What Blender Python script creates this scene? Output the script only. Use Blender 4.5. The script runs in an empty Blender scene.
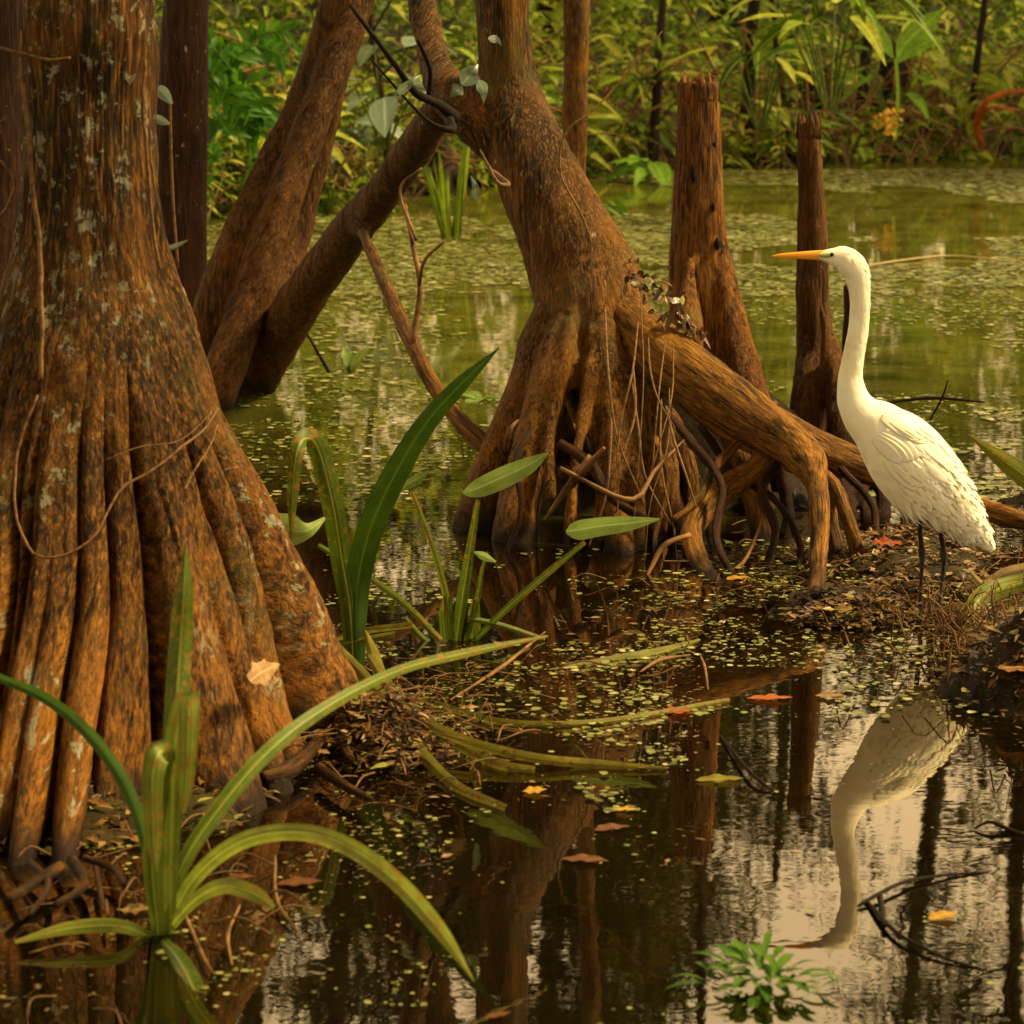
import bpy, math, random
import numpy as np
from mathutils import Vector
rng = np.random.default_rng(7)
random.seed(7)
sc = bpy.context.scene
C = sc.collection
# ------------------------------------------------------------------ camera
H = 1.59; PITCH = math.radians(9.3); F = 3400.0; K = 2.0      # long lens; depths Y in the tables are in units of K metres
cam = bpy.data.cameras.new("camera"); camo = bpy.data.objects.new("camera", cam); C.objects.link(camo)
camo.location = (0, 0, H); camo.rotation_euler = (math.pi/2-PITCH, 0, 0)
cam.sensor_width = 36; cam.lens = F*36/1024; cam.clip_end = 500; cam.clip_start = 0.05
cam.dof.use_dof = True; cam.dof.focus_distance = 8.8; cam.dof.aperture_fstop = 9
sc.camera = camo
# ------------------------------------------------------------------ light
SUN_EL = math.radians(50); SUN_AZ = math.radians(84)      # azimuth measured from +Y towards +X
w = bpy.data.worlds.new("World"); sc.world = w; w.use_nodes = True
nt = w.node_tree; bg = nt.nodes['Background']
sky = nt.nodes.new('ShaderNodeTexSky'); sky.sky_type = 'NISHITA'; sky.sun_disc = False
sky.sun_elevation = SUN_EL; sky.sun_rotation = SUN_AZ; sky.dust_density = 6; sky.air_density = 1.0; sky.ozone_density = 0.5
mx = nt.nodes.new('ShaderNodeMix'); mx.data_type = 'RGBA'; mx.inputs[0].default_value = 0.8
hz = nt.nodes.new('ShaderNodeRGB'); hz.outputs[0].default_value = (14.5, 10.8, 5.6, 1)
nt.links.new(sky.outputs[0], mx.inputs[6]); nt.links.new(hz.outputs[0], mx.inputs[7])
tc = nt.nodes.new('ShaderNodeTexCoord'); sz = nt.nodes.new('ShaderNodeSeparateXYZ'); nt.links.new(tc.outputs['Generated'], sz.inputs[0])
mr = nt.nodes.new('ShaderNodeMapRange'); mr.interpolation_type = 'SMOOTHSTEP'; nt.links.new(sz.outputs[2], mr.inputs[0])
for i_, v_ in ((1, .36), (2, .70), (3, 2.1), (4, .40)): mr.inputs[i_].default_value = v_
vm = nt.nodes.new('ShaderNodeVectorMath'); vm.operation = 'SCALE'; nt.links.new(mx.outputs[2], vm.inputs[0]); nt.links.new(mr.outputs[0], vm.inputs['Scale'])
nt.links.new(vm.outputs[0], bg.inputs[0]); bg.inputs[1].default_value = 0.05
sl = bpy.data.lights.new("sun", 'SUN'); sl.energy = 5.0; sl.angle = math.radians(9); sl.color = (1, .78, .40)
so = bpy.data.objects.new("sun", sl); C.objects.link(so)
sd = Vector((math.cos(SUN_EL)*math.sin(SUN_AZ), math.cos(SUN_EL)*math.cos(SUN_AZ), math.sin(SUN_EL)))
so.rotation_euler = sd.to_track_quat('Z', 'Y').to_euler()
vs = sc.view_settings; vs.view_transform = 'Standard'; vs.look = 'None'; vs.exposure = 0.84; vs.gamma = 1
sc.render.engine = 'CYCLES'
cy = sc.cycles; cy.use_denoising = True; cy.max_bounces = 8; cy.diffuse_bounces = 3; cy.glossy_bounces = 3
cy.transmission_bounces = 3; cy.transparent_max_bounces = 12; cy.sample_clamp_indirect = 6; cy.caustics_reflective = False
try: cy.denoising_prefilter = 'ACCURATE'
except Exception: pass

# ------------------------------------------------------------------ pixel -> world helpers
cp, sp = math.cos(PITCH), math.sin(PITCH)
FW = np.array([0, cp, -sp]); UP = np.array([0, sp, cp]); RT = np.array([1., 0, 0]); CO = np.array([0, 0, H])
def ray(x, y): return FW + RT*((x-512)/F) + UP*((512-y)/F)
def atw(x, y, Y): d = ray(x, y); return CO + d*(Y/d[1])
def at(x, y, Y): return atw(x, y, Y*K)
def gnd(x, y, z=0.0): d = ray(x, y); return CO + d*((z-H)/d[2])
def mpp(p): return float(np.dot(np.asarray(p)-CO, FW))/F
def nrm(v):
    v = np.asarray(v, float); return v/np.maximum(np.linalg.norm(v, axis=-1, keepdims=True), 1e-9)
def cat(pts, n):
    """Catmull-Rom resample of an (N,k) array to n samples"""
    P = np.asarray(pts, float)
    if len(P) == 2: return P[0]+(P[1]-P[0])*np.linspace(0, 1, n)[:, None]
    Q = np.vstack([2*P[0]-P[1], P, 2*P[-1]-P[-2]])
    seg = np.linalg.norm(np.diff(P[:, :3], axis=0), axis=1); s = np.concatenate([[0], np.cumsum(seg)]); s /= s[-1]
    t = np.linspace(0, 1, n); i = np.clip(np.searchsorted(s, t, side='right')-1, 0, len(P)-2)
    u = ((t-s[i])/(s[i+1]-s[i]+1e-12))[:, None]
    a, b, c, d = Q[i], Q[i+1], Q[i+2], Q[i+3]
    return .5*((2*b)+(-a+c)*u+(2*a-5*b+4*c-d)*u*u+(-a+3*b-3*c+d)*u**3)
def _h(ix, iy, iz):
    n = (ix*374761393+iy*668265263+iz*2147483647) & 0xffffffff
    n = ((n ^ (n >> 13))*1274126177) & 0xffffffff; n = ((n ^ (n >> 16))*2246822519) & 0xffffffff
    return (((n ^ (n >> 15)) & 0xffff)/32767.5)-1
def vnoise(p):
    p = np.asarray(p, float); i = np.floor(p).astype(np.int64); f = p-i; f = f*f*(3-2*f); r = 0
    for dx in (0, 1):
        for dy in (0, 1):
            for dz in (0, 1):
                wgt = (f[..., 0] if dx else 1-f[..., 0])*(f[..., 1] if dy else 1-f[..., 1])*(f[..., 2] if dz else 1-f[..., 2])
                r = r+wgt*_h(i[..., 0]+dx, i[..., 1]+dy, i[..., 2]+dz)
    return r
def fbm(p, o=4):
    r = 0; a = 1.; p = np.asarray(p, float)
    for k in range(o): r = r+a*vnoise(p); p = p*2.03+17.3; a *= .5
    return r/2
def fbm2(x, y, s, o=4, z=0.): return fbm(np.stack([x*s, y*s, np.full_like(x, z)], -1), o)

# ------------------------------------------------------------------ mesh builder
class MB:
    def __init__(s): s.v = []; s.f = []; s.a = []; s.n = 0
    def add(s, v, f, a):
        v = np.asarray(v, float).reshape(-1, 3); s.v.append(v); s.f.append(np.asarray(f).reshape(-1, 4)+s.n)
        s.a.append(np.asarray(a, float).reshape(-1, 3)); s.n += len(v)
    def mesh(s, name, smooth=True):
        v = np.vstack(s.v); f = np.vstack(s.f); a = np.vstack(s.a); m = bpy.data.meshes.new(name)
        m.vertices.add(len(v)); m.vertices.foreach_set('co', v.astype(np.float32).ravel())
        m.loops.add(f.size); m.loops.foreach_set('vertex_index', f.astype(np.int32).ravel())
        m.polygons.add(len(f)); m.polygons.foreach_set('loop_start', np.arange(0, f.size, 4, dtype=np.int32))
        m.polygons.foreach_set('use_smooth', np.full(len(f), smooth))
        at_ = m.attributes.new('bk', 'FLOAT_VECTOR', 'POINT'); at_.data.foreach_set('vector', a.astype(np.float32).ravel())
        m.update(calc_edges=True); m.validate(); return m
    def build(s, name, mat, parent=None, smooth=True):
        m = s.mesh(name, smooth); m.materials.append(mat); o = bpy.data.objects.new(name, m); C.objects.link(o)
        if parent is not None:
            o.parent = parent; o.matrix_parent_inverse = parent.matrix_basis.inverted()
        return o
def tag(o, label=None, category=None, group=None, kind=None):
    if label: o['label'] = label
    if category: o['category'] = category
    if group: o['group'] = group
    if kind: o['kind'] = kind
    return o
def empty(name, loc, label, category, group=None):
    o = bpy.data.objects.new(name, None); C.objects.link(o); o.location = tuple(loc); o.empty_display_size = .1
    bpy.context.view_layer.update()
    return tag(o, label, category, group)

def frames(P):
    T = nrm(np.gradient(P, axis=0)); N = np.zeros_like(P)
    ref = np.array([0, -1., 0]) if abs(T[0][1]) < .9 else np.array([0, 0, 1.])
    n = nrm(ref-T[0]*np.dot(ref, T[0]))
    for i in range(len(P)):
        n = nrm(n-T[i]*np.dot(n, T[i])); N[i] = n
    return T, N, np.cross(T, N)
def tube(mb, P, R, ns=8, rnd=0., cap=True, seed=0, rough=0.):
    P = np.asarray(P, float); n = len(P); R = np.broadcast_to(np.asarray(R, float), (n,))
    T, N, B = frames(P); th = np.linspace(0, 2*np.pi, ns, endpoint=False)
    L = np.concatenate([[0], np.cumsum(np.linalg.norm(np.diff(P, axis=0), axis=1))])
    rr = R[:, None]*np.ones(ns)[None]
    if rough:
        q = np.stack([np.cos(th)[None]*1.2+0*L[:, None], np.sin(th)[None]*1.2+0*L[:, None], L[:, None]/np.maximum(R.mean(), 1e-4)*.35+seed*9.1+0*th[None]], -1)
        rr = rr*(1+rough*fbm(q, 3))
    V = P[:, None]+N[:, None]*(rr*np.cos(th))[..., None]+B[:, None]*(rr*np.sin(th))[..., None]
    A = np.stack([R[:, None]*np.cos(th)[None], R[:, None]*np.sin(th)[None], L[:, None]+0*th[None]], -1); A[..., 0] += rnd*3.7
    i = np.arange(n-1)[:, None]; j = np.arange(ns)[None]; k = (j+1) % ns
    Fq = np.stack([i*ns+j, i*ns+k, (i+1)*ns+k, (i+1)*ns+j], -1).reshape(-1, 4)
    V = V.reshape(-1, 3); A = A.reshape(-1, 3)
    if cap and ns % 2 == 0:
        caps = []
        for base, fl in ((0, 1), ((n-1)*ns, 0)):
            idx = list(range(ns)); idx = idx[::-1] if fl else idx
            for q in range(ns//2-1): caps.append([base+idx[0], base+idx[2*q+1], base+idx[2*q+2], base+idx[2*q+3]])
        Fq = np.vstack([Fq, caps])
    mb.add(V, Fq, A)
def pxtube(rows, n=24):
    """rows (px, py, Y, radius px) -> points and radii in metres"""
    pts = np.array([list(at(x, y, Y))+[r*mpp(at(x, y, Y))] for x, y, Y, r in rows]); q = cat(pts, n)
    return q[:, :3], np.maximum(q[:, 3], 1e-4)
def ribbon(mb, P, W, side=None, twist=0., fold=.25, na=5, rnd=0., wav=0., th=0.0):
    P = np.asarray(P, float); n = len(P); T = nrm(np.gradient(P, axis=0))
    if side is None: side = nrm(np.cross(T, np.broadcast_to(nrm(P.mean(0)-CO), P.shape)))
    side = nrm(side-T*np.sum(side*T, -1, keepdims=True)); nm = nrm(np.cross(side, T))
    tw = np.broadcast_to(np.asarray(twist, float), (n,))[:, None]
    s2 = side*np.cos(tw)+nm*np.sin(tw); n2 = -side*np.sin(tw)+nm*np.cos(tw)
    u = np.linspace(-1, 1, na); W = np.broadcast_to(np.asarray(W, float), (n,))[:, None, None]
    V = P[:, None]+s2[:, None]*u[None, :, None]*W*.5+n2[:, None]*(np.abs(u)[None, :, None]*W*fold*.5)
    if wav:
        t = np.linspace(0, 1, n)
        V = V+n2[:, None]*(np.abs(u)[None, :]*np.sin(t[:, None]*17+u[None]*2.2+rnd*30)*wav)[..., None]*W
    A = np.stack([np.broadcast_to(u[None], (n, na)), np.broadcast_to(np.linspace(0, 1, n)[:, None], (n, na)), np.full((n, na), rnd)], -1)
    i = np.arange(n-1)[:, None]; j = np.arange(na-1)[None]
    Fq = np.stack([i*na+j, i*na+j+1, (i+1)*na+j+1, (i+1)*na+j], -1).reshape(-1, 4)
    mb.add(V, Fq, A)
def leaves(mb, base, d, up, L, W, droop=.3, shape='ovate', ns=4, fold=.3, rnd=None):
    """many leaves at once: base,d,up (N,3)"""
    N = len(base); L = np.broadcast_to(L, (N,)); W = np.broadcast_to(W, (N,)); droop = np.broadcast_to(droop, (N,))
    d = nrm(d); side = nrm(np.cross(d, up)); nm = np.cross(side, d); t = np.linspace(0, 1, ns+1)
    prof = {'ovate': np.sin(np.pi*np.clip(t, 0, 1)**.75)**.8, 'lance': np.sin(np.pi*(t*.93+.07)**.9), 'arrow': (1-t)**.8*(t > 0)+.45*(t == 0), 'blade': (1-t**2.5)*.9}[shape]
    prof = np.clip(prof, .03, 1)
    ctr = base[:, None]+d[:, None]*(t[None, :]*L[:, None])[..., None]; ctr[..., 2] -= (t[None]**2)*(droop*L)[:, None]
    hw = prof[None]*W[:, None]*.5
    u = np.array([-1, 0, 1.])
    V = ctr[:, :, None]+side[:, None, None]*(hw[..., None]*u)[..., None]+nm[:, None, None]*(hw[..., None]*np.abs(u)*fold)[..., None]
    if rnd is None: rnd = rng.random(N)
    A = np.stack([np.broadcast_to(u, V.shape[:3]), np.broadcast_to(t[None, :, None], V.shape[:3]), np.broadcast_to(rnd[:, None, None], V.shape[:3])], -1)
    i = np.arange(ns)[:, None]; j = np.arange(2)[None]
    q = np.stack([i*3+j, i*3+j+1, (i+1)*3+j+1, (i+1)*3+j], -1).reshape(-1, 4)
    Fq = (np.arange(N)*(ns+1)*3)[:, None, None]+q[None]
    mb.add(V, Fq, A)

# ------------------------------------------------------------------ materials
def mat(name):
    m = bpy.data.materials.new(name); m.use_nodes = True; t = m.node_tree; return m, t, t.nodes['Principled BSDF']
def nd(t, ty, **k):
    n = t.nodes.new(ty)
    for a, b in k.items(): setattr(n, a, b)
    return n
def ramp(t, src, stops):
    r = nd(t, 'ShaderNodeValToRGB'); e = r.color_ramp.elements
    while len(e) < len(stops): e.new(.5)
    for q, (p, c) in zip(e, stops): q.position = p; q.color = (*c, 1) if len(c) == 3 else c
    t.links.new(src, r.inputs[0]); return r.outputs[0]
def noise(t, vec, scale, detail=5, rough=.6, mapscale=None, dist=0.):
    if mapscale:
        mp = nd(t, 'ShaderNodeMapping'); mp.inputs['Scale'].default_value = mapscale; t.links.new(vec, mp.inputs[0]); vec = mp.outputs[0]
    n = nd(t, 'ShaderNodeTexNoise'); n.inputs['Scale'].default_value = scale; n.inputs['Detail'].default_value = detail
    n.inputs['Roughness'].default_value = rough; n.inputs['Distortion'].default_value = dist; t.links.new(vec, n.inputs['Vector']); return n.outputs['Fac']
def mixc(t, fac, a, b, mode='MIX'):
    m = nd(t, 'ShaderNodeMix', data_type='RGBA', blend_type=mode)
    for i, v in ((0, fac), (6, a), (7, b)):
        if hasattr(v, 'links'): t.links.new(v, m.inputs[i])
        else: m.inputs[i].default_value = v if i == 0 else (*v, 1)
    return m.outputs[2]
def mth(t, op, a, b=0., clamp=False):
    m = nd(t, 'ShaderNodeMath', operation=op, use_clamp=clamp)
    for i, v in ((0, a), (1, b)):
        if hasattr(v, 'links'): t.links.new(v, m.inputs[i])
        else: m.inputs[i].default_value = v
    return m.outputs[0]
def attr(t, n='bk'): a = nd(t, 'ShaderNodeAttribute', attribute_name=n); return a.outputs['Vector']
def bumpn(t, p, h, strength, dist, prev=None):
    b = nd(t, 'ShaderNodeBump'); b.inputs['Strength'].default_value = strength; b.inputs['Distance'].default_value = dist
    t.links.new(h, b.inputs['Height'])
    if prev: t.links.new(prev, b.inputs['Normal'])
    if p: t.links.new(b.outputs[0], p.inputs['Normal'])
    return b.outputs[0]
def bark(name, low, high, dark, z0=.1, z1=.9, lich=.60, lichc=(.42, .40, .26), grain=1., rough=.62, wet=True, moss=None):
    m, t, p = mat(name); v = attr(t)
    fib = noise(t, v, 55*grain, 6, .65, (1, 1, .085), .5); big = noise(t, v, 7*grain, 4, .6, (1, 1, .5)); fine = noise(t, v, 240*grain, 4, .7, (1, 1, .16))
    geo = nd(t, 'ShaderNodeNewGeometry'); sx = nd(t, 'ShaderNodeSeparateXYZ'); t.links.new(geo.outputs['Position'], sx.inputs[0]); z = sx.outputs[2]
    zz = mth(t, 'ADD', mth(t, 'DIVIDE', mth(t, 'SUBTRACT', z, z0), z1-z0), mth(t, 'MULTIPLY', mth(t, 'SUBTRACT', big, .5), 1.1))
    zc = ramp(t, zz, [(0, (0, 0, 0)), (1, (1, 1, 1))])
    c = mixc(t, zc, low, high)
    c = mixc(t, ramp(t, fib, [(.40, (1, 1, 1)), (.62, (0, 0, 0))]), c, dark)
    c = mixc(t, ramp(t, big, [(.45, (0, 0, 0)), (.75, (.5, .5, .5))]), c, tuple(min(1, q*1.7) for q in low))
    c = mixc(t, ramp(t, noise(t, v, 3.5*grain, 4, .6, (1, 1, .4)), [(.34, (.6, .6, .6)), (.54, (0, 0, 0))]), c, tuple(q*1.2 for q in dark))
    c = mixc(t, ramp(t, fine, [(.34, (.8, .8, .8)), (.54, (0, 0, 0))]), c, dark)
    flk = noise(t, v, 130*grain, 4, .65, (1, 1, .10)); c = mixc(t, ramp(t, flk, [(.50, (0, 0, 0)), (.72, (.6, .6, .6))]), c, tuple(min(1, q*1.7+.01) for q in low))
    if moss:
        ms = noise(t, geo.outputs['Position'], 4.5, 5, .7)
        c = mixc(t, ramp(t, ms, [(.52, (0, 0, 0)), (.66, (.6, .6, .6))]), c, moss)
    ln = noise(t, v, 30*grain, 6, .75, (1, 1, .8), .3); lm = noise(t, v, 3.2*grain, 3, .6, (1, 1, .6))
    lf = mth(t, 'MULTIPLY', ramp(t, ln, [(lich, (0, 0, 0)), (lich+.035, (1, 1, 1))]), ramp(t, mth(t, 'ADD', lm, mth(t, 'MULTIPLY', zc, .16)), [(.56, (0, 0, 0)), (.66, (.75, .75, .75))]))
    c = mixc(t, lf, c, lichc)
    if wet:   # black waterline stain
        wz = mth(t, 'ADD', z, mth(t, 'MULTIPLY', mth(t, 'SUBTRACT', big, .5), .12))
        wm = ramp(t, wz, [(.015, (1, 1, 1)), (.075, (0, 0, 0))]); c = mixc(t, wm, c, (.018, .010, .005))
    t.links.new(c, p.inputs['Base Color'])
    t.links.new(ramp(t, fib, [(.3, (rough+.15,)*3), (.7, (rough-.12,)*3)]), p.inputs['Roughness']); p.inputs['Specular IOR Level'].default_value = .10
    b1 = bumpn(t, None, fib, 1., .022/grain); b2 = bumpn(t, None, fine, .9, .006/grain, b1); bumpn(t, p, big, .5, .02, b2)
    return m
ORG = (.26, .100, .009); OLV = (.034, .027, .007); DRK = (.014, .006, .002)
M = {}
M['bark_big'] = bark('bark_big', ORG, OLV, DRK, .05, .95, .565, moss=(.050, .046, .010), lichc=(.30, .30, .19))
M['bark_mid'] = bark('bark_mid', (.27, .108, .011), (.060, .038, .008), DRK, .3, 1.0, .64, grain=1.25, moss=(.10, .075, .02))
M['bark_limb'] = bark('bark_limb', (.34, .145, .019), (.31, .14, .020), (.022, .010, .003), .1, .9, .70, grain=1.4)
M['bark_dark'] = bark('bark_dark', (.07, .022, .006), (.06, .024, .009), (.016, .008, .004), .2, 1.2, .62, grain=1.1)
M['bark_stump'] = bark('bark_stump', (.24, .085, .010), (.32, .135, .020), DRK, .2, 1.0, .70, grain=1.4, moss=(.12, .09, .02))
M['bark_lean'] = bark('bark_lean', (.17, .066, .010), (.085, .044, .010), DRK, .2, 1.1, .64, grain=1.25)
M['bark_far'] = bark('bark_far', (.030, .018, .008), (.030, .020, .010), (.012, .008, .005), .0, 3., .62, grain=.6, wet=False)
def leafmat(name, stops, trans=.35, rough=.42, vein=.5, spots=None, spec=.15, blotch=.0):
    m, t, p = mat(name); v = attr(t); s = nd(t, 'ShaderNodeSeparateXYZ'); t.links.new(v, s.inputs[0])
    c = ramp(t, s.outputs[2], stops)
    geo = nd(t, 'ShaderNodeNewGeometry'); big = noise(t, geo.outputs['Position'], 22, 4, .6)
    c = mixc(t, ramp(t, big, [(.35, (.45, .45, .45)), (.6, (0, 0, 0))]), c, tuple(q*.45 for q in stops[0][1]))
    mp = nd(t, 'ShaderNodeMapping'); mp.inputs['Scale'].default_value = (9, .8, 3); t.links.new(v, mp.inputs[0])
    vn = nd(t, 'ShaderNodeTexNoise'); vn.inputs['Scale'].default_value = 2.0; vn.inputs['Detail'].default_value = 3; t.links.new(mp.outputs[0], vn.inputs['Vector'])
    c = mixc(t, mth(t, 'MULTIPLY', ramp(t, vn.outputs['Fac'], [(.4, (1, 1, 1)), (.6, (0, 0, 0))]), vein), c, tuple(q*.6 for q in stops[0][1]))
    mid = ramp(t, mth(t, 'ABSOLUTE', s.outputs[0]), [(0, (.55, .55, .55)), (.12, (0, 0, 0))])
    c = mixc(t, mid, c, tuple(min(1, q*1.6+.02) for q in stops[-1][1]))
    if spots:
        sn = noise(t, geo.outputs['Position'], 60, 4, .7); ed = mth(t, 'ADD', sn, mth(t, 'MULTIPLY', s.outputs[1], blotch))
        c = mixc(t, ramp(t, ed, [(.60, (0, 0, 0)), (.74, (1, 1, 1))]), c, spots)
    t.links.new(c, p.inputs['Base Color']); p.inputs['Roughness'].default_value = rough; p.inputs['Specular IOR Level'].default_value = spec
    bumpn(t, p, vn.outputs['Fac'], .35, .0015)
    tr = nd(t, 'ShaderNodeBsdfTranslucent'); t.links.new(c, tr.inputs[0]); mxs = nd(t, 'ShaderNodeMixShader'); mxs.inputs[0].default_value = trans
    out = t.nodes['Material Output']; t.links.new(p.outputs[0], mxs.inputs[1]); t.links.new(tr.outputs[0], mxs.inputs[2]); t.links.new(mxs.outputs[0], out.inputs[0])
    return m
M['lily'] = leafmat('lily', [(0, (.055, .10, .008)), (.5, (.14, .20, .014)), (1, (.38, .42, .05))], spots=(.26, .15, .02), blotch=.15, vein=.85, spec=.2)
M['lily_dark'] = leafmat('lily_dark', [(0, (.03, .07, .007)), (1, (.07, .14, .010))], trans=.25)
M['yellow_blade'] = leafmat('yellow_blade', [(0, (.16, .16, .015)), (1, (.42, .32, .04))], spots=(.16, .08, .02), blotch=.12)
M['arum'] = leafmat('arum', [(0, (.13, .21, .03)), (1, (.30, .38, .09))], vein=.3)
M['bush'] = leafmat('bush', [(0, (.018, .05, .003)), (.3, (.08, .17, .008)), (.65, (.30, .40, .020)), (1, (.62, .60, .08))], trans=.45, rough=.5)
M['bright'] = leafmat('bright', [(0, (.05, .13, .010)), (1, (.15, .27, .020))], trans=.4)
M['glow'] = leafmat('glow', [(0, (.12, .30, .02)), (1, (.32, .52, .05))], trans=.5)
M['pale'] = leafmat('pale', [(0, (.15, .21, .12)), (1, (.32, .38, .25))], trans=.25, rough=.3, spec=.8)
M['fern'] = leafmat('fern', [(0, (.03, .11, .006)), (1, (.10, .26, .012))], trans=.5)
M['canopy'] = leafmat('canopy', [(0, (.015, .022, .003)), (.6, (.045, .055, .006)), (1, (.14, .13, .015))], trans=.5, rough=.5)
M['dead'] = leafmat('dead', [(0, (.10, .035, .010)), (.35, (.24, .09, .02)), (.7, (.34, .17, .05)), (1, (.50, .30, .12))], trans=.15, rough=.55, spots=(.06, .03, .012))
M['orange_leaf'] = leafmat('orange_leaf', [(0, (.34, .06, .008)), (1, (.50, .13, .015))], trans=.2, spots=(.30, .06, .01))
M['gold_leaf'] = leafmat('gold_leaf', [(0, (.45, .22, .02)), (1, (.62, .38, .04))], trans=.2, spots=(.4, .2, .02))
M['brown_leaf'] = leafmat('brown_leaf', [(0, (.10, .035, .010)), (1, (.16, .06, .018))], trans=.05, rough=.3)
def simple(name, c1, c2, scale=40, rough=.6, bump=.4, dist=.003, spec=.12, obj=False):
    m, t, p = mat(name); geo = nd(t, 'ShaderNodeNewGeometry'); n = noise(t, geo.outputs['Position'], scale, 5, .65)
    t.links.new(ramp(t, n, [(.35, c1), (.65, c2)]), p.inputs['Base Color']); p.inputs['Roughness'].default_value = rough; p.inputs['Specular IOR Level'].default_value = spec
    bumpn(t, p, n, bump, dist); return m
M['vine'] = simple('vine', (.06, .03, .012), (.19, .095, .03), 60)
M['stalk'] = simple('stalk', (.03, .05, .008), (.09, .12, .015), 20)
M['twig'] = simple('twig', (.05, .025, .01), (.24, .12, .04), 12)
M['dark_twig'] = simple('dark_twig', (.006, .004, .003), (.018, .010, .005), 60, .8, spec=.1)
M['red_dead'] = simple('red_dead', (.16, .03, .008), (.36, .09, .02), 20)
M['redstem'] = simple('redstem', (.30, .07, .015), (.5, .13, .03), 20)
M['leg'] = simple('leg', (.008, .007, .006), (.025, .02, .015), 120, .45)
M['duckweed'] = leafmat('duckweed', [(0, (.07, .065, .010)), (.3, (.15, .16, .022)), (.75, (.27, .27, .06)), (.93, (.42, .40, .14)), (1, (.60, .55, .32))], trans=.05, rough=.35, vein=0, spec=.6)
M['litter'] = leafmat('litter', [(0, (.035, .014, .006)), (.4, (.12, .045, .014)), (.75, (.26, .11, .03)), (.93, (.40, .24, .08)), (1, (.32, .36, .06))], trans=.05, rough=.28, spec=.4)
M['straw'] = leafmat('straw', [(0, (.06, .03, .01)), (.5, (.18, .10, .03)), (1, (.42, .30, .13))], trans=.1, vein=0)
# bill, eye, plumage
def bill_mat():
    m, t, p = mat('bill_orange'); v = attr(t); s = nd(t, 'ShaderNodeSeparateXYZ'); t.links.new(v, s.inputs[0])
    c = ramp(t, s.outputs[1], [(0, (.85, .40, .03)), (.55, (.85, .33, .02)), (.93, (.75, .30, .03)), (1, (.25, .12, .03))])
    t.links.new(c, p.inputs['Base Color']); p.inputs['Roughness'].default_value = .35; return m
M['bill'] = bill_mat()
M['eye'] = simple('eye', (.01, .01, .008), (.02, .02, .012), 300, .12)
M['lore'] = simple('lore', (.25, .33, .06), (.45, .45, .12), 200, .5)
def plumage():
    m, t, p = mat('plumage'); v = attr(t); geo = nd(t, 'ShaderNodeNewGeometry')
    n = noise(t, v, 30, 5, .65, (6, 1, 1)); n2 = noise(t, geo.outputs['Position'], 14, 4, .6)
    t.links.new(mixc(t, ramp(t, n2, [(.4, (0, 0, 0)), (.7, (1, 1, 1))]), (.90, .86, .68), (.87, .80, .55)), p.inputs['Base Color'])
    p.inputs['Roughness'].default_value = .75; p.inputs['Specular IOR Level'].default_value = .2
    p.inputs['Subsurface Weight'].default_value = .15; p.inputs['Subsurface Radius'].default_value = (.02, .015, .01); p.inputs['Subsurface Scale'].default_value = .5
    bumpn(t, p, n, .35, .002); return m
M['plumage'] = plumage()
# mud / ground
def ground_mat():
    m, t, p = mat('mud'); geo = nd(t, 'ShaderNodeNewGeometry'); P = geo.outputs['Position']
    a = noise(t, P, 9, 6, .7); b = noise(t, P, 70, 6, .75); c = noise(t, P, 2.2, 4, .6)
    col = ramp(t, a, [(.25, (.005, .0025, .001)), (.5, (.012, .006, .002)), (.75, (.038, .019, .006))])
    col = mixc(t, ramp(t, b, [(.55, (0, 0, 0)), (.72, (.8, .8, .8))]), col, (.075, .038, .012))
    col = mixc(t, ramp(t, c, [(.5, (0, 0, 0)), (.7, (.4, .4, .4))]), col, (.10, .09, .02))
    t.links.new(col, p.inputs['Base Color']); t.links.new(ramp(t, a, [(.3, (.4,)*3), (.7, (.8,)*3)]), p.inputs['Roughness'])
    p.inputs['Specular IOR Level'].default_value = .08
    b1 = bumpn(t, None, a, .6, .02); bumpn(t, p, b, .8, .006, b1); return m
M['mud'] = ground_mat()
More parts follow.
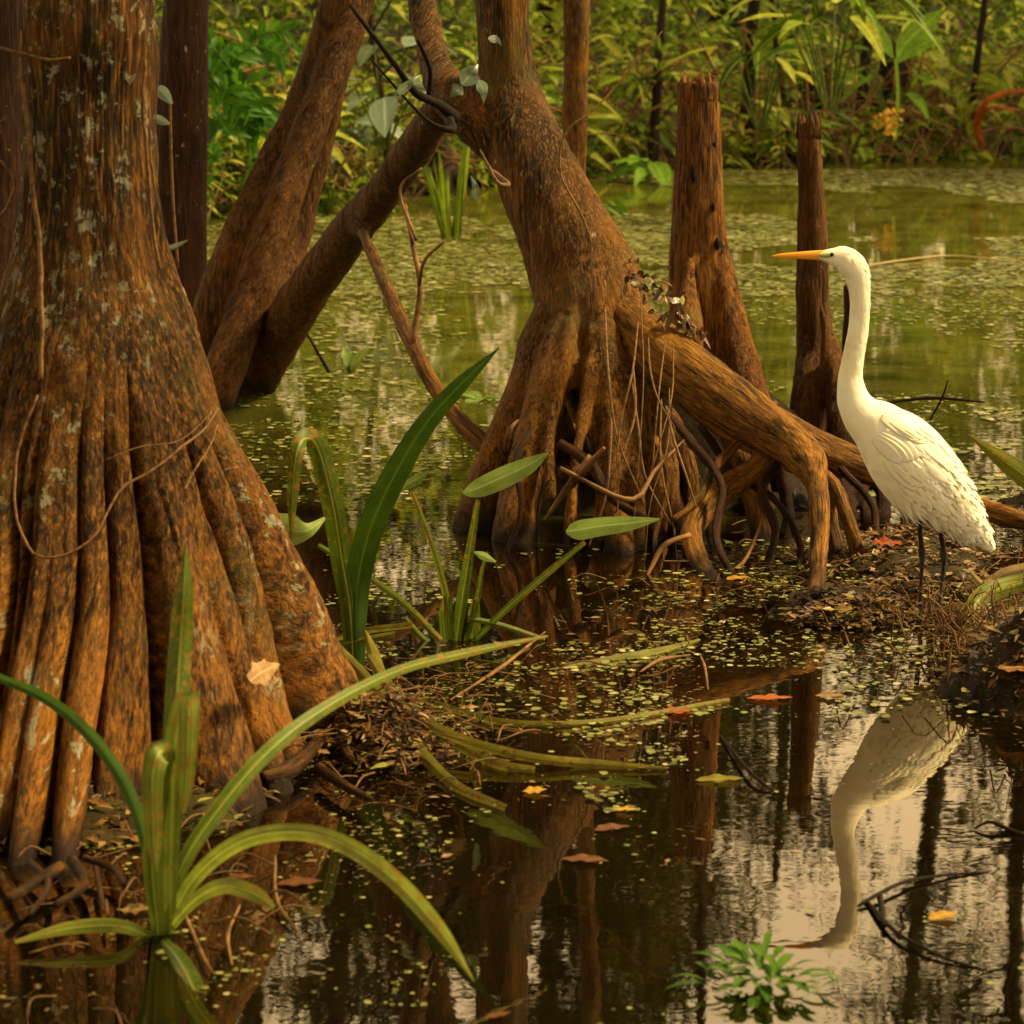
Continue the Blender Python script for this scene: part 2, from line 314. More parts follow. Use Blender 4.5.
def water_mat():
    m, t, p = mat('swamp_water'); geo = nd(t, 'ShaderNodeNewGeometry'); P = geo.outputs['Position']
    t.nodes.remove(p); out = t.nodes['Material Output']
    n1 = noise(t, P, 5.0, 3, .5, (1, 1.6, 1)); n2 = noise(t, P, 28, 2, .5)
    b1 = bumpn(t, None, n1, .03, .010); bn = bumpn(t, None, n2, .04, .001, b1)
    gl = nd(t, 'ShaderNodeBsdfGlossy'); gl.inputs['Roughness'].default_value = .008; gl.inputs['Color'].default_value = (1, .88, .70, 1); t.links.new(bn, gl.inputs['Normal'])
    tr = nd(t, 'ShaderNodeBsdfTransparent'); tr.inputs[0].default_value = (.26, .12, .035, 1)
    df = nd(t, 'ShaderNodeBsdfDiffuse')
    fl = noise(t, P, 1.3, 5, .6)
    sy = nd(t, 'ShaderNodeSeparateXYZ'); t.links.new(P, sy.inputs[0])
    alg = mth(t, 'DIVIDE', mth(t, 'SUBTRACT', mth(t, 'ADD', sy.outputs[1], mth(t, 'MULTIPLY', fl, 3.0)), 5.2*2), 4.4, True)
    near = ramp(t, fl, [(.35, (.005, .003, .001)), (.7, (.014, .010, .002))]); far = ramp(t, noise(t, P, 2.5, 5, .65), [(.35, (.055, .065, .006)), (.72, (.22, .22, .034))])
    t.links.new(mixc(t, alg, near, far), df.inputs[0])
    body = nd(t, 'ShaderNodeMixShader'); body.inputs[0].default_value = .45; t.links.new(tr.outputs[0], body.inputs[1]); t.links.new(df.outputs[0], body.inputs[2])
    fr = nd(t, 'ShaderNodeFresnel'); fr.inputs['IOR'].default_value = 1.42; t.links.new(bn, fr.inputs['Normal'])
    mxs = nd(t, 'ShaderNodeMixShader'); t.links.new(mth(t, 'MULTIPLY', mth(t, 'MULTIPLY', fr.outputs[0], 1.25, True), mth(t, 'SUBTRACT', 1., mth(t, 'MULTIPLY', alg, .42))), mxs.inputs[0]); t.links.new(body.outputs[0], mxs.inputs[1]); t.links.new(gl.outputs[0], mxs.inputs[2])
    t.links.new(mxs.outputs[0], out.inputs[0]); return m
M['water'] = water_mat()

# ------------------------------------------------------------------ ground and water
def sstep(a, b, x): t = np.clip((x-a)/(b-a), 0, 1); return t*t*(3-2*t)
def blob(x, y, p, rx, ry, h): return h*np.exp(-(((x-p[0])/rx)**2+((y-p[1])/(ry*K))**2))
def bankline(x): return np.interp(x, [-9, -4.5, -2.2, -1.0, -.3, .4, 1.2, 2.2, 4, 6, 10, 20], np.array([7.5, 8.6, 10.0, 10.8, 11.6, 12.4, 12.6, 12.9, 13.6, 14.2, 15, 16])*K)
def height(x, y):
    z = -.16+.05*fbm2(x, y, 1.1, 3)
    b = bankline(x)+.35*fbm2(x, y, .9, 3, 5.)
    z = z+sstep(-.5, .9, y-b)*.22+sstep(.4, 9*K, y-b)*1.3
    z = np.maximum(z, blob(x, y, gnd(130, 790), .58, .42, .24)-.19+.05*fbm2(x, y, 7, 4))      # soil at the big tree
    z = np.maximum(z, blob(x, y, gnd(380, 745), .22, .20, .24)-.17+.05*fbm2(x, y, 9, 4))
    z = np.maximum(z, blob(x, y, (.62, 5.08*K), .42, .20, .50)-.15+.06*fbm2(x, y, 8, 4))
    z = np.maximum(z, blob(x, y, (.20, 4.98*K), .20, .14, .40)-.15+.06*fbm2(x, y, 8, 4))      # island under the middle tree
    g = gnd(900, 560); z = np.maximum(z, blob(x, y, gnd(850, 615), .36, .20, .245)-.205+.035*fbm2(x, y, 11, 4)+.012*fbm2(x, y, 34, 3))
    z = np.maximum(z, blob(x, y, g, .50, .42, .255)-.205+.045*fbm2(x, y, 8, 4)+.015*fbm2(x, y, 30, 3))   # mud the egret stands on
    z = np.maximum(z, blob(x, y, gnd(1100, 520), .62, .62, .25)-.205+.05*fbm2(x, y, 7, 4)+.015*fbm2(x, y, 30, 3))
    z = np.maximum(z, blob(x, y, gnd(1080, 690), .34, .22, .43)-.20+.05*fbm2(x, y, 12, 4))
    return z
xs = np.concatenate([np.linspace(-60, -8, 40), np.linspace(-7.8, -1.5, 70), np.linspace(-1.48, 2.0, 300), np.linspace(2.05, 8, 70), np.linspace(8.3, 60, 40)])
ys = np.concatenate([np.linspace(-20, 1.5, 20), np.linspace(1.6, 2.3, 20), np.linspace(2.32, 5.9, 260), np.linspace(5.95, 20, 150), np.linspace(20.5, 100, 50)])
ys = np.where(ys > 0, ys*K, ys)
X, Y_ = np.meshgrid(xs, ys); Z = height(X, Y_)
mb = MB(); nx, ny = len(xs), len(ys)
i = np.arange(ny-1)[:, None]; j = np.arange(nx-1)[None]
mb.add(np.stack([X, Y_, Z], -1), np.stack([i*nx+j, i*nx+j+1, (i+1)*nx+j+1, (i+1)*nx+j], -1).reshape(-1, 4), np.stack([X, Y_, Z], -1))
tag(mb.build('ground', M['mud']), kind='structure')
mb = MB(); mb.add([[-60, -20, 0], [60, -20, 0], [60, 22*K, 0], [-60, 22*K, 0]], [[0, 1, 2, 3]], np.zeros((4, 3)))
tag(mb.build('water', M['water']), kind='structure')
def hz_(p): return float(height(np.array([p[0]]), np.array([p[1]]))[0])
def surf(x, y):
    """point on mud or water surface under the pixel"""
    p = gnd(x, y)
    for _ in range(4): p = gnd(x, y, max(0., hz_(p)))
    return p

# ------------------------------------------------------------------ organic remeshed wood
def organic(name, tubes, voxel, mt, parent=None, smooth=6, amp=.006, nscale=14, zs=.35, ridge=.0, world=True):
    """tubes: list of (P, R). One remeshed skin over all of them."""
    b = MB()
    for k, (P, R) in enumerate(tubes): tube(b, P, R, 20, seed=k, rough=.10)
    m0 = b.mesh('tmp'); o = bpy.data.objects.new('tmp', m0); C.objects.link(o)
    r = o.modifiers.new('r', 'REMESH'); r.mode = 'VOXEL'; r.voxel_size = voxel; r.use_smooth_shade = True
    s = o.modifiers.new('s', 'SMOOTH'); s.iterations = smooth; s.factor = .5
    dg = bpy.context.evaluated_depsgraph_get(); me = bpy.data.meshes.new_from_object(o.evaluated_get(dg)); bpy.data.objects.remove(o)
    n = len(me.vertices); V = np.empty(n*3, np.float32); me.vertices.foreach_get('co', V); V = V.reshape(-1, 3).astype(float)
    Nn = np.empty(n*3, np.float32); me.vertices.foreach_get('normal', Nn); Nn = Nn.reshape(-1, 3)
    SP, SR, SN, SB, SL, SK = [], [], [], [], [], []
    for k, (P, R) in enumerate(tubes):
        q = cat(np.c_[P, R], int(max(16, np.linalg.norm(np.diff(P, axis=0), axis=1).sum()/.010 if voxel < .018 else len(P)*3))); T, N, B = frames(q[:, :3]); L = np.concatenate([[0], np.cumsum(np.linalg.norm(np.diff(q[:, :3], axis=0), axis=1))])
        SP.append(q[:, :3]); SR.append(q[:, 3]); SN.append(N); SB.append(B); SL.append(L+(6-q[0, 2]) if world else L); SK.append(np.full(len(q), 0 if world else k*1.37))
    SP, SR, SN, SB, SL, SK = map(np.concatenate, (SP, SR, SN, SB, SL, SK)); A = np.empty((n, 3)); cen = SP.mean(0)*np.array([1, 1, 0])
    for c in range(0, n, 8000):
        vv = V[c:c+8000]; d = np.sqrt(np.maximum((vv**2).sum(1)[:, None]+(SP**2).sum(1)[None]-2*vv@SP.T, 0)); ix = np.argmin(d-SR[None], axis=1); df = vv-SP[ix]
        T = np.cross(SN[ix], SB[ix]); A[c:c+8000] = np.stack([np.sum(df*SN[ix], 1)+SK[ix]+(0 if not world else (cen[1]-SP[ix][:, 1])), np.sum(df*SB[ix], 1)+(0 if not world else (SP[ix][:, 0]-cen[0])*np.sign(SB[ix][:, 0])), SL[ix]+np.sum(df*T, 1)], -1)
    q = V*np.array([nscale, nscale, nscale*zs]); V = V+Nn*(amp*fbm(q, 4))[:, None]
    if ridge: V = V+Nn*(ridge*fbm(A*np.array([38, 38, 5.]), 2))[:, None]
    me.vertices.foreach_set('co', V.astype(np.float32).ravel())
    at_ = me.attributes.new('bk', 'FLOAT_VECTOR', 'POINT'); at_.data.foreach_set('vector', A.astype(np.float32).ravel())
    me.materials.clear(); me.materials.append(mt); me.update(); me.name = name
    o = bpy.data.objects.new(name, me); C.objects.link(o)
    if parent is not None: o.parent = parent; o.matrix_parent_inverse = parent.matrix_basis.inverted()
    return o
def taper(r, f=.35, n=22):
    P, R = pxtube(r, n); t = np.linspace(0, 1, n); return P, R*(f+(1-f)*sstep(0, .28, t))
def ext(P, R, *pts):
    """put world points (x,y,z,r) before the first sample"""
    q = np.array([[*p] for p in pts]); return np.vstack([q[:, :3], P]), np.concatenate([q[:, 3], R])

# ------------------------------------------------------------------ big buttressed trunk at the left
def yfac(z): return .92+1.25*(1-sstep(-.05, .62, z))**1.3      # the buttresses run out towards the open water
def big_trunk():
    c0 = gnd(95, 722); cx, cyy = c0[0], c0[1]
    
    root = empty('cypress_tree', (cx, cyy, 0), 'massive fluted cypress trunk with orange buttresses filling the left edge', 'tree')
    nz, nth = 620, 900
    u = np.linspace(0, 1, nz); z = -.15+(6.5+.15)*(u**1.7)
    # right-hand silhouette from the photograph -> radius against height
    prof = [(0, 158), (100, 158), (200, 161), (250, 168), (300, 182), (350, 203), (400, 224), (450, 243), (500, 264), (600, 306), (700, 346), (745, 368)]
    zz, rr, cc = [], [], []
    for py, px in prof:
        axx = 88+(95-88)*py/722.; p = atw(px, py, cyy); q = atw(axx, py, cyy); zz.append(p[2]); rr.append(p[0]-q[0]); cc.append(q[0])
    zz, rr, cc = map(np.array, (zz[::-1], rr[::-1], cc[::-1]))
    R = np.interp(z, zz, rr); R = np.where(z < zz[0], rr[0]+(zz[0]-z)*.35, R); R = np.where(z > zz[-1], rr[-1]-(z-zz[-1])*.012, R)
    CX = np.interp(z, zz, cc)
    k = np.ones(25)/25; R = np.convolve(np.pad(R, 12, 'edge'), k, 'valid')
    gr = np.radians(np.array([-178, -150, -118, -88, -57, -34, -14, -9.5, 1, 9, 18, 31, 47, 58, 74, 98, 128, 156, 182.]))
    dep = np.array([.3, .35, .4, .5, .42, .42, .45, .4, .12, .26, .45, .45, .16, .34, .42, .5, .35, .3, .3]); rec = np.array([0, 0, 0, 0, .02, 0, .20, 0, .03, 0, .17, 0, .02, .04, 0, 0, 0, 0])    # depth of the lobe to the right of each groove
    gtop = np.array([.9, .8, .9, .8, .75, .62, .52, .50, .34, .55, .50, .60, .3, .5, .6, .8, .8, .8, .8])           # how high the groove runs
    th = np.linspace(-np.pi, np.pi, nth, endpoint=False)
    TH, ZZ = np.meshgrid(th, z)
    TT = TH+.05*vnoise(np.stack([ZZ*3.4, TH*2.6, 0*ZZ], -1))+.13*vnoise(np.stack([ZZ*1.5, TH*1.1, 0*ZZ+4], -1))+.035*np.sin(ZZ*2.2)
    TT = (TT+np.pi) % (2*np.pi)-np.pi
    gi = np.clip(np.searchsorted(gr, TT, side='right')-1, 0, len(gr)-2)
    a, b = gr[gi], gr[gi+1]; uu = 2*(TT-a)/(b-a)-1
    left = np.clip(uu < 0, 0, 1); gsel = np.where(uu < 0, gi, gi+1); gd = dep[gsel]; gt = gtop[gsel]
    fade = 1-sstep(gt*.75, gt*1.55, ZZ); fade = fade*(.35+.65*(1-sstep(.1, .9, ZZ)))+.04
    bul = 1-np.sqrt(np.clip(1-np.abs(uu)**2.2*.985, 0, 1))
    Rm = R[:, None]*(1-gd*fade*bul); Rm = Rm*(1-rec[gi]*np.sqrt(np.clip(1-uu**2, 0, 1))*(1-sstep(.15, .62, ZZ)))
    # lobes flare differently at the foot
    foot = vnoise(np.stack([gi*3.3, 0*ZZ, ZZ*.8], -1)); Rm = Rm*(1+.13*foot*fade*(1-bul))
    P3 = np.stack([np.cos(TH)*Rm, np.sin(TH)*Rm, ZZ], -1)
    Rm = Rm+.010*fbm(P3*np.array([16, 16, 5.]), 4)+.006*fbm(P3*np.array([60, 60, 9.]), 3)+.034*fbm(P3*np.array([6, 6, 2.6]), 3)
    V = np.stack([CX[:, None]+np.sin(TH)*Rm, cyy-np.cos(TH)*Rm*yfac(ZZ), ZZ], -1)
    A = np.stack([np.cos(TH)*R[:, None], np.sin(TH)*R[:, None], ZZ], -1)
    mb = MB(); i = np.arange(nz-1)[:, None]; j = np.arange(nth)[None]; k = (j+1) % nth
    mb.add(V, np.stack([i*nth+j, i*nth+k, (i+1)*nth+k, (i+1)*nth+j], -1).reshape(-1, 4), A)
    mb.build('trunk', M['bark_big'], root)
    # knees and fine roots at the foot
    for rows in ([(60, 868, 2.9, 7), (40, 880, 2.88, 6), (8, 900, 2.84, 5)], [(72, 860, 2.88, 6), (84, 885, 2.83, 5), (55, 905, 2.8, 3)],
                 [(85, 858, 2.87, 4), (112, 868, 2.85, 4), (125, 885, 2.83, 3)], [(95, 868, 2.85, 3), (100, 890, 2.81, 3), (104, 912, 2.78, 2)],
                 [(262, 778, 3.1, 7), (290, 770, 3.1, 9), (318, 742, 3.15, 7)], [(318, 768, 3.15, 6), (345, 786, 3.12, 5), (372, 800, 3.1, 3)],
                 [(30, 862, 2.87, 4), (48, 885, 2.84, 4), (30, 915, 2.8, 2)], [(318, 700, 3.25, 6), (333, 722, 3.2, 6), (350, 760, 3.15, 5)]):
        b = MB(); P, R_ = pxtube([(x, y, gnd(x, y, .03)[1]/K, r) for x, y, Yq, r in rows], 16); tube(b, P, R_, 10, rough=.35, seed=rows[0][0]); b.build('root', M['bark_big'], root)
    return root
BIG = big_trunk()

# ------------------------------------------------------------------ stems behind it
def up_to(P, zt, dx=0., r=None, n=6):
    """continue a first sample upwards to height zt, returns list of (x,y,z,r)"""
    p = P[0]; return [(p[0]+dx*(1-k/n), p[1]+.1*(1-k/n), p[2]+(zt-p[2])*(1-k/n), r) for k in range(n)]
e = empty('cypress_tree', gnd(178, 400), 'straight dark red-brown stem standing just behind the massive trunk', 'tree')
P, R = pxtube([(186, 0, 6.3, 24), (182, 100, 6.3, 27), (180, 200, 6.3, 28), (178, 300, 6.3, 31), (176, 400, 6.3, 36), (175, 440, 6.3, 40)], 30)
P, R = ext(P, R, *up_to(P, 9, .3, .08))
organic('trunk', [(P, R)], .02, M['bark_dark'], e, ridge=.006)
e = empty('cypress_tree', at(-18, 500, 4.3)*np.array([1, 1, 0]), 'dark stem cut by the left edge of the photo', 'tree')
P, R = pxtube([(-4, 0, 4.3, 30), (-8, 200, 4.3, 34), (-20, 400, 4.3, 40), (-25, 560, 4.3, 50)], 20); P, R = ext(P, R, *up_to(P, 7, -.2, .06))
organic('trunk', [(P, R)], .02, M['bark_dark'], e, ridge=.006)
e = empty('cypress_tree', gnd(215, 402), 'leaning ribbed trunk rising right behind the massive trunk', 'tree')
T1 = []
for rows, dy in (([(342, 0, 6.2, 21), (303, 105, 6.2, 18), (262, 190, 6.15, 19), (228, 265, 6.1, 20), (198, 365, 6.1, 21), (188, 430, 6.1, 24)], 0),
             ([(358, 0, 6.2, 18), (325, 90, 6.15, 18), (287, 190, 6.1, 19), (250, 300, 6.05, 20), (218, 390, 6.0, 21), (208, 430, 6., 22)], .0),
             ([(350, 0, 6.3, 18), (318, 140, 6.3, 17), (293, 230, 6.3, 19), (265, 325, 6.2, 20), (238, 395, 6.2, 22), (230, 430, 6.2, 24)], 0)):
    P, R = pxtube(rows, 26); P, R = ext(P, R, *up_to(P, 6, 1.4, .06)); T1.append((P, R))
organic('trunk', T1, .016, M['bark_lean'], e, smooth=4, ridge=.006, amp=.01)
e = empty('leaning_log', gnd(240, 402), 'bare round trunk leaning from the water to the crook of the middle tree', 'leaning trunk')
P, R = pxtube([(452, 92, 5.2, 16), (432, 122, 5.3, 18), (385, 190, 5.55, 19), (340, 245, 5.8, 21), (298, 305, 6.0, 23), (258, 370, 6.2, 25), (236, 405, 6.25, 27), (225, 430, 6.3, 28)], 40)
Pk, Rk = pxtube([(352, 225, 5.62, 9), (364, 232, 5.58, 7), (366, 240, 5.55, 3)], 8)
organic('trunk', [(P, R), (Pk, Rk)], .012, M['bark_lean'], e, smooth=4, ridge=.007)
e = empty('branch', at(480, 450, 4.85), 'thin dark branch slanting down to the roots of the middle tree', 'branch')
b = MB(); P, R = pxtube([(362, 232, 5.5, 5), (388, 290, 5.3, 7), (415, 350, 5.1, 8), (440, 395, 5.0, 8), (470, 432, 4.9, 9), (495, 452, 4.85, 9)], 30); tube(b, P, R, 10, rough=.3, seed=2)
b.build('stem', M['bark_mid'], e)
for rows in ([(412, 345, 5.1, 4), (420, 290, 5.12, 3), (414, 250, 5.15, 3), (405, 205, 5.2, 2)], [(419, 285, 5.12, 2), (425, 260, 5.1, 2), (446, 240, 5.1, 1)], [(416, 240, 5.15, 2), (400, 190, 5.2, 1.5), (422, 168, 5.2, 1)]):
    b = MB(); P, R = pxtube(rows, 14); tube(b, P, R, 6); b.build('twig', M['twig'], e)

# ------------------------------------------------------------------ middle tree on stilt roots
mt_ = empty('cypress_tree', gnd(590, 540), 'middle tree standing on arched orange stilt roots with a long side limb', 'tree')
TR = []
P, R = pxtube([(494, -160, 4.95, 28), (502, -40, 4.95, 28), (504, 30, 4.95, 28), (510, 90, 4.95, 31), (527, 150, 4.92, 40), (555, 215, 4.9, 47), (580, 268, 4.88, 53), (594, 320, 4.85, 56), (600, 370, 4.85, 46), (602, 420, 4.88, 30)], 50)
P, R = ext(P, R, *up_to(P, 7, -.7, .06)); TR.append((P, R))
P, R = pxtube([(400, -160, 5.25, 13), (418, -20, 5.2, 14), (430, 45, 5.12, 15), (446, 88, 5.02, 21), (475, 118, 4.95, 26), (515, 150, 4.92, 26)], 20); P, R = ext(P, R, *up_to(P, 5.5, -.5, .05)); TR.append((P, R))
ROOTS = [
 [(562, 260, 4.84, 26), (548, 330, 4.80, 27), (525, 400, 4.76, 24), (500, 460, 4.74, 23), (482, 510, 4.72, 25), (468, 570, 4.7, 28)],
 [(572, 290, 4.76, 25), (560, 350, 4.70, 22), (543, 410, 4.66, 20), (528, 460, 4.63, 21), (518, 510, 4.62, 23), (512, 575, 4.6, 25)],
 [(600, 290, 4.72, 22), (606, 350, 4.66, 17), (613, 400, 4.62, 15), (618, 450, 4.58, 16), (616, 490, 4.55, 14), (624, 540, 4.5, 11), (632, 610, 4.45, 9)],
 [(582, 310, 4.74, 18), (592, 370, 4.68, 17), (600, 430, 4.64, 15), (606, 490, 4.6, 10), (594, 560, 4.55, 9)],
 [(628, 300, 4.76, 24), (642, 360, 4.7, 20), (652, 410, 4.68, 18), (648, 470, 4.66, 14), (652, 560, 4.6, 12)],
 [(640, 380, 4.7, 16), (672, 430, 4.74, 14), (690, 490, 4.76, 12), (690, 560, 4.75, 10)],
 [(575, 300, 4.70, 9), (566, 350, 4.66, 10), (556, 400, 4.64, 8), (548, 450, 4.62, 7), (552, 500, 4.6, 6)],
 [(592, 310, 4.68, 8), (590, 370, 4.64, 9), (583, 420, 4.62, 7), (575, 470, 4.6, 6), (566, 560, 4.58, 6)],
 [(615, 320, 4.66, 8), (625, 380, 4.62, 9), (630, 430, 4.6, 9), (637, 490, 4.56, 8), (642, 590, 4.5, 7)],
 [(632, 340, 4.66, 9), (640, 400, 4.62, 8), (632, 450, 4.6, 7), (622, 500, 4.56, 5), (603, 560, 4.52, 5)],
 [(650, 350, 4.68, 10), (662, 410, 4.66, 10), (668, 460, 4.66, 9), (676, 520, 4.62, 8), (672, 590, 4.56, 7)],
 [(548, 476, 4.68, 7), (570, 474, 4.66, 9), (600, 467, 4.64, 9)],
 [(620, 400, 4.85, 30), (640, 460, 4.9, 26), (655, 520, 4.92, 28)],
 [(560, 400, 4.95, 26), (556, 470, 4.98, 20), (552, 540, 5.0, 20)],
]
for r in ROOTS: TR.append(taper([(x, y, 4.87+(Yq-4.87)*(.45+.55*i_/(len(r)-1)), q) for i_, (x, y, Yq, q) in enumerate(r)]))
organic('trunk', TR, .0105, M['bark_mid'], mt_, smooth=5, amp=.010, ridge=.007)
LB = []
LB.append(taper([(585, 262, 4.92, 28), (612, 300, 4.84, 31), (640, 332, 4.78, 31), (690, 374, 4.70, 30), (740, 410, 4.62, 26), (785, 442, 4.54, 22), (806, 460, 4.48, 20), (816, 480, 4.44, 12), (820, 520, 4.38, 10), (818, 560, 4.32, 10), (815, 606, 4.18, 10), (813, 632, 4.12, 9)], .35, 60))
LB.append(pxtube([(745, 405, 4.66, 16), (800, 440, 4.64, 19), (850, 462, 4.66, 18), (900, 478, 4.66, 16), (950, 496, 4.64, 13), (1000, 514, 4.62, 11), (1060, 530, 4.6, 9)], 40))
LB.append(pxtube([(640, 350, 4.76, 18), (700, 405, 4.68, 17), (750, 440, 4.62, 13), (790, 462, 4.56, 11), (828, 478, 4.5, 8), (846, 512, 4.44, 8), (858, 550, 4.42, 9), (868, 585, 4.4, 8)], 40))
LB.append(pxtube([(822, 478, 4.5, 9), (832, 530, 4.46, 8), (845, 580, 4.42, 8)], 14))
LB.append(pxtube([(770, 440, 4.6, 14), (758, 468, 4.58, 13), (722, 492, 4.56, 14), (693, 528, 4.48, 12), (700, 562, 4.42, 10), (716, 590, 4.3, 9), (728, 612, 4.22, 6)], 30))
LB.append(pxtube([(735, 430, 4.72, 18), (748, 470, 4.68, 18), (760, 510, 4.64, 15), (770, 570, 4.6, 12)], 20))
organic('root_limb', LB, .009, M['bark_limb'], mt_, smooth=4, amp=.007, ridge=.006, world=False)
# dark root tangle under limb and stumps
tn = []
for k in range(30):
    x = 560+k*10+rng.uniform(-6, 6); Yq = rng.uniform(4.78, 5.1); x2 = x+rng.uniform(-22, 22); r = rng.uniform(5, 12)
    tn.append(pxtube([(x, 395+rng.uniform(0, 30)+k*3, Yq, r), (x+rng.uniform(-10, 10), 460, Yq-.03, r*.9), ((x+x2)/2, 510, Yq-.05, r*.8), (x2, 570, Yq-.08, r*.7)], 16))
for k in range(7):
    x = 840+k*18; tn.append(pxtube([(x, 470+k*3, 4.75, 7), (x+rng.uniform(-12, 12), 520, 4.68, 6), (x+rng.uniform(-15, 15), 575, 4.66, 5)], 12))
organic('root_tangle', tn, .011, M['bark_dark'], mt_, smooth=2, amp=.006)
for rows in ([(668, 420, 4.62, 6), (700, 450, 4.56, 6), (722, 490, 4.5, 5), (716, 540, 4.44, 5), (735, 575, 4.36, 4)], [(780, 455, 4.55, 5), (762, 490, 4.5, 6), (775, 530, 4.45, 5), (762, 575, 4.4, 4)],
             [(700, 430, 4.66, 5), (735, 470, 4.6, 6), (778, 500, 4.52, 5), (800, 545, 4.46, 5), (796, 585, 4.38, 4)], [(655, 440, 4.6, 5), (668, 490, 4.55, 5), (655, 540, 4.5, 4), (668, 590, 4.42, 4)],
             [(560, 440, 4.62, 5), (590, 462, 4.58, 6), (612, 500, 4.55, 5), (650, 520, 4.52, 4)], [(840, 470, 4.6, 6), (872, 505, 4.56, 6), (880, 545, 4.5, 5), (893, 575, 4.46, 4)], [(890, 480, 4.66, 5), (905, 510, 4.6, 5), (898, 560, 4.5, 4)],
             [(530, 430, 4.6, 4), (515, 460, 4.56, 5), (520, 505, 4.54, 4), (505, 555, 4.52, 4)], [(745, 440, 4.6, 4), (720, 460, 4.56, 5), (700, 500, 4.5, 4), (672, 520, 4.46, 3)]):
    b = MB(); P, R = pxtube([(x, y+rng.uniform(-4, 4), Yq, r) for x, y, Yq, r in rows], 26); P = P+.006*np.stack([fbm(P*14+3, 2), fbm(P*14+7, 2), fbm(P*14+11, 2)], -1); tube(b, P, R*rng.uniform(.6, 1.0), 10, rough=.4, seed=rows[0][0]); b.build('root', M['bark_mid' if rows[0][0] % 2 else 'bark_dark'], mt_)
# thin hanging rootlets and dead stems on the root crown
for k in range(12):
    x = rng.normal(640, 22); y0 = rng.uniform(290, 420); y1 = y0+rng.uniform(80, 240); Yq = 4.50+rng.uniform(-.04, .1); dx = rng.uniform(-30, 45)
    rows = [(x, y0, Yq+.08, 1), (x+dx*.2+rng.uniform(-6, 6), y0+(y1-y0)*.33, Yq, 1.3), (x+dx*.5+rng.uniform(-9, 9), y0+(y1-y0)*.66, Yq-.04, 1.1), (x+dx, min(y1, 600), Yq-.06, .7)]
    b = MB(); P, R = pxtube(rows, 16); tube(b, P, R*rng.uniform(.45, 1.2), 5); b.build('rootlet', M['vine'], mt_)
for rows in ([(684, 440, 4.5, 1), (655, 470, 4.46, 2), (630, 500, 4.42, 3), (560, 468, 4.42, 2)], [(560, 500, 4.5, 2), (585, 470, 4.44, 4), (604, 448, 4.4, 2)], [(690, 535, 4.4, 3), (665, 545, 4.38, 3), (650, 570, 4.36, 2), (645, 582, 4.34, 1)],
             [(505, 450, 4.55, 3), (510, 430, 4.53, 3), (518, 420, 4.55, 1)], [(545, 520, 4.5, 2), (565, 490, 4.46, 3), (590, 455, 4.46, 2)], [(770, 500, 4.5, 1), (745, 560, 4.4, 2), (720, 575, 4.38, 1.5)]):
    b = MB(); P, R = pxtube(rows, 14); tube(b, P, R, 6, rough=.3); b.build('rootlet', M['twig'], mt_)
# clinging dead leaves in the crotch of the limb
b = MB(); n = 90; t = rng.random(n); bp = np.array([at(630+q*70+rng.normal(0, 5), 272+q*70+rng.normal(0, 9), 4.72) for q in t])
leaves(b, bp, rng.normal(0, 1, (n, 3)), rng.normal(0, 1, (n, 3)), rng.uniform(.02, .05, n), rng.uniform(.012, .024, n)); tag(b.build('leaf_litter', M['litter']), 'crisp brown dead leaves caught on top of the side limb', 'dead leaves', kind='stuff')
# small branch cluster and leaves at the crook
for rows in ([(455, 118, 4.85, 7), (440, 105, 4.8, 5), (415, 92, 4.75, 4), (392, 60, 4.7, 3), (350, 5, 4.7, 2)], [(428, 100, 4.8, 3), (430, 70, 4.78, 2.5), (418, 40, 4.75, 2)], [(450, 120, 4.82, 5), (452, 130, 4.76, 4), (430, 122, 4.74, 2), (405, 98, 4.72, 1.5), (370, 58, 4.7, 1)],
             [(490, 170, 4.75, 3), (508, 184, 4.7, 3), (498, 183, 4.68, 2), (488, 165, 4.7, 1.5), (480, 150, 4.72, 1)]):
    b = MB(); P, R = pxtube(rows, 18); tube(b, P, R, 8, rough=.3); b.build('branch', M['dark_twig' if rows[0][0] != 490 else 'vine'], mt_)
for (x0, y0, x1, y1, wd) in ((462, 85, 478, 64, 20), (462, 86, 449, 98, 15), (478, 80, 484, 104, 12), (395, 96, 420, 75, 9), (488, 38, 502, 46, 8), (476, 200, 470, 175, 8)):
    b = MB(); P = cat([at(x0, y0, 4.72), at((x0+x1)/2+2, (y0+y1)/2-2, 4.69), at(x1, y1, 4.7)], 9); W = np.sin(np.pi*np.linspace(.05, 1, 9)**.8)*wd*mpp(P[0]); ribbon(b, P, W, rnd=.3); b.build('leaf', M['pale'], mt_)

# slender stem behind
e = empty('cypress_tree', gnd(573, 300), 'slender lichen-spotted stem rising behind the middle tree', 'tree')
P, R = pxtube([(577, 0, 8, 14), (575, 120, 8, 13), (573, 220, 8, 14), (572, 320, 8, 18)], 20); P, R = ext(P, R, *up_to(P, 9, .3, .05)); organic('trunk', [(P, R)], .02, M['bark_mid'], e, amp=.01)

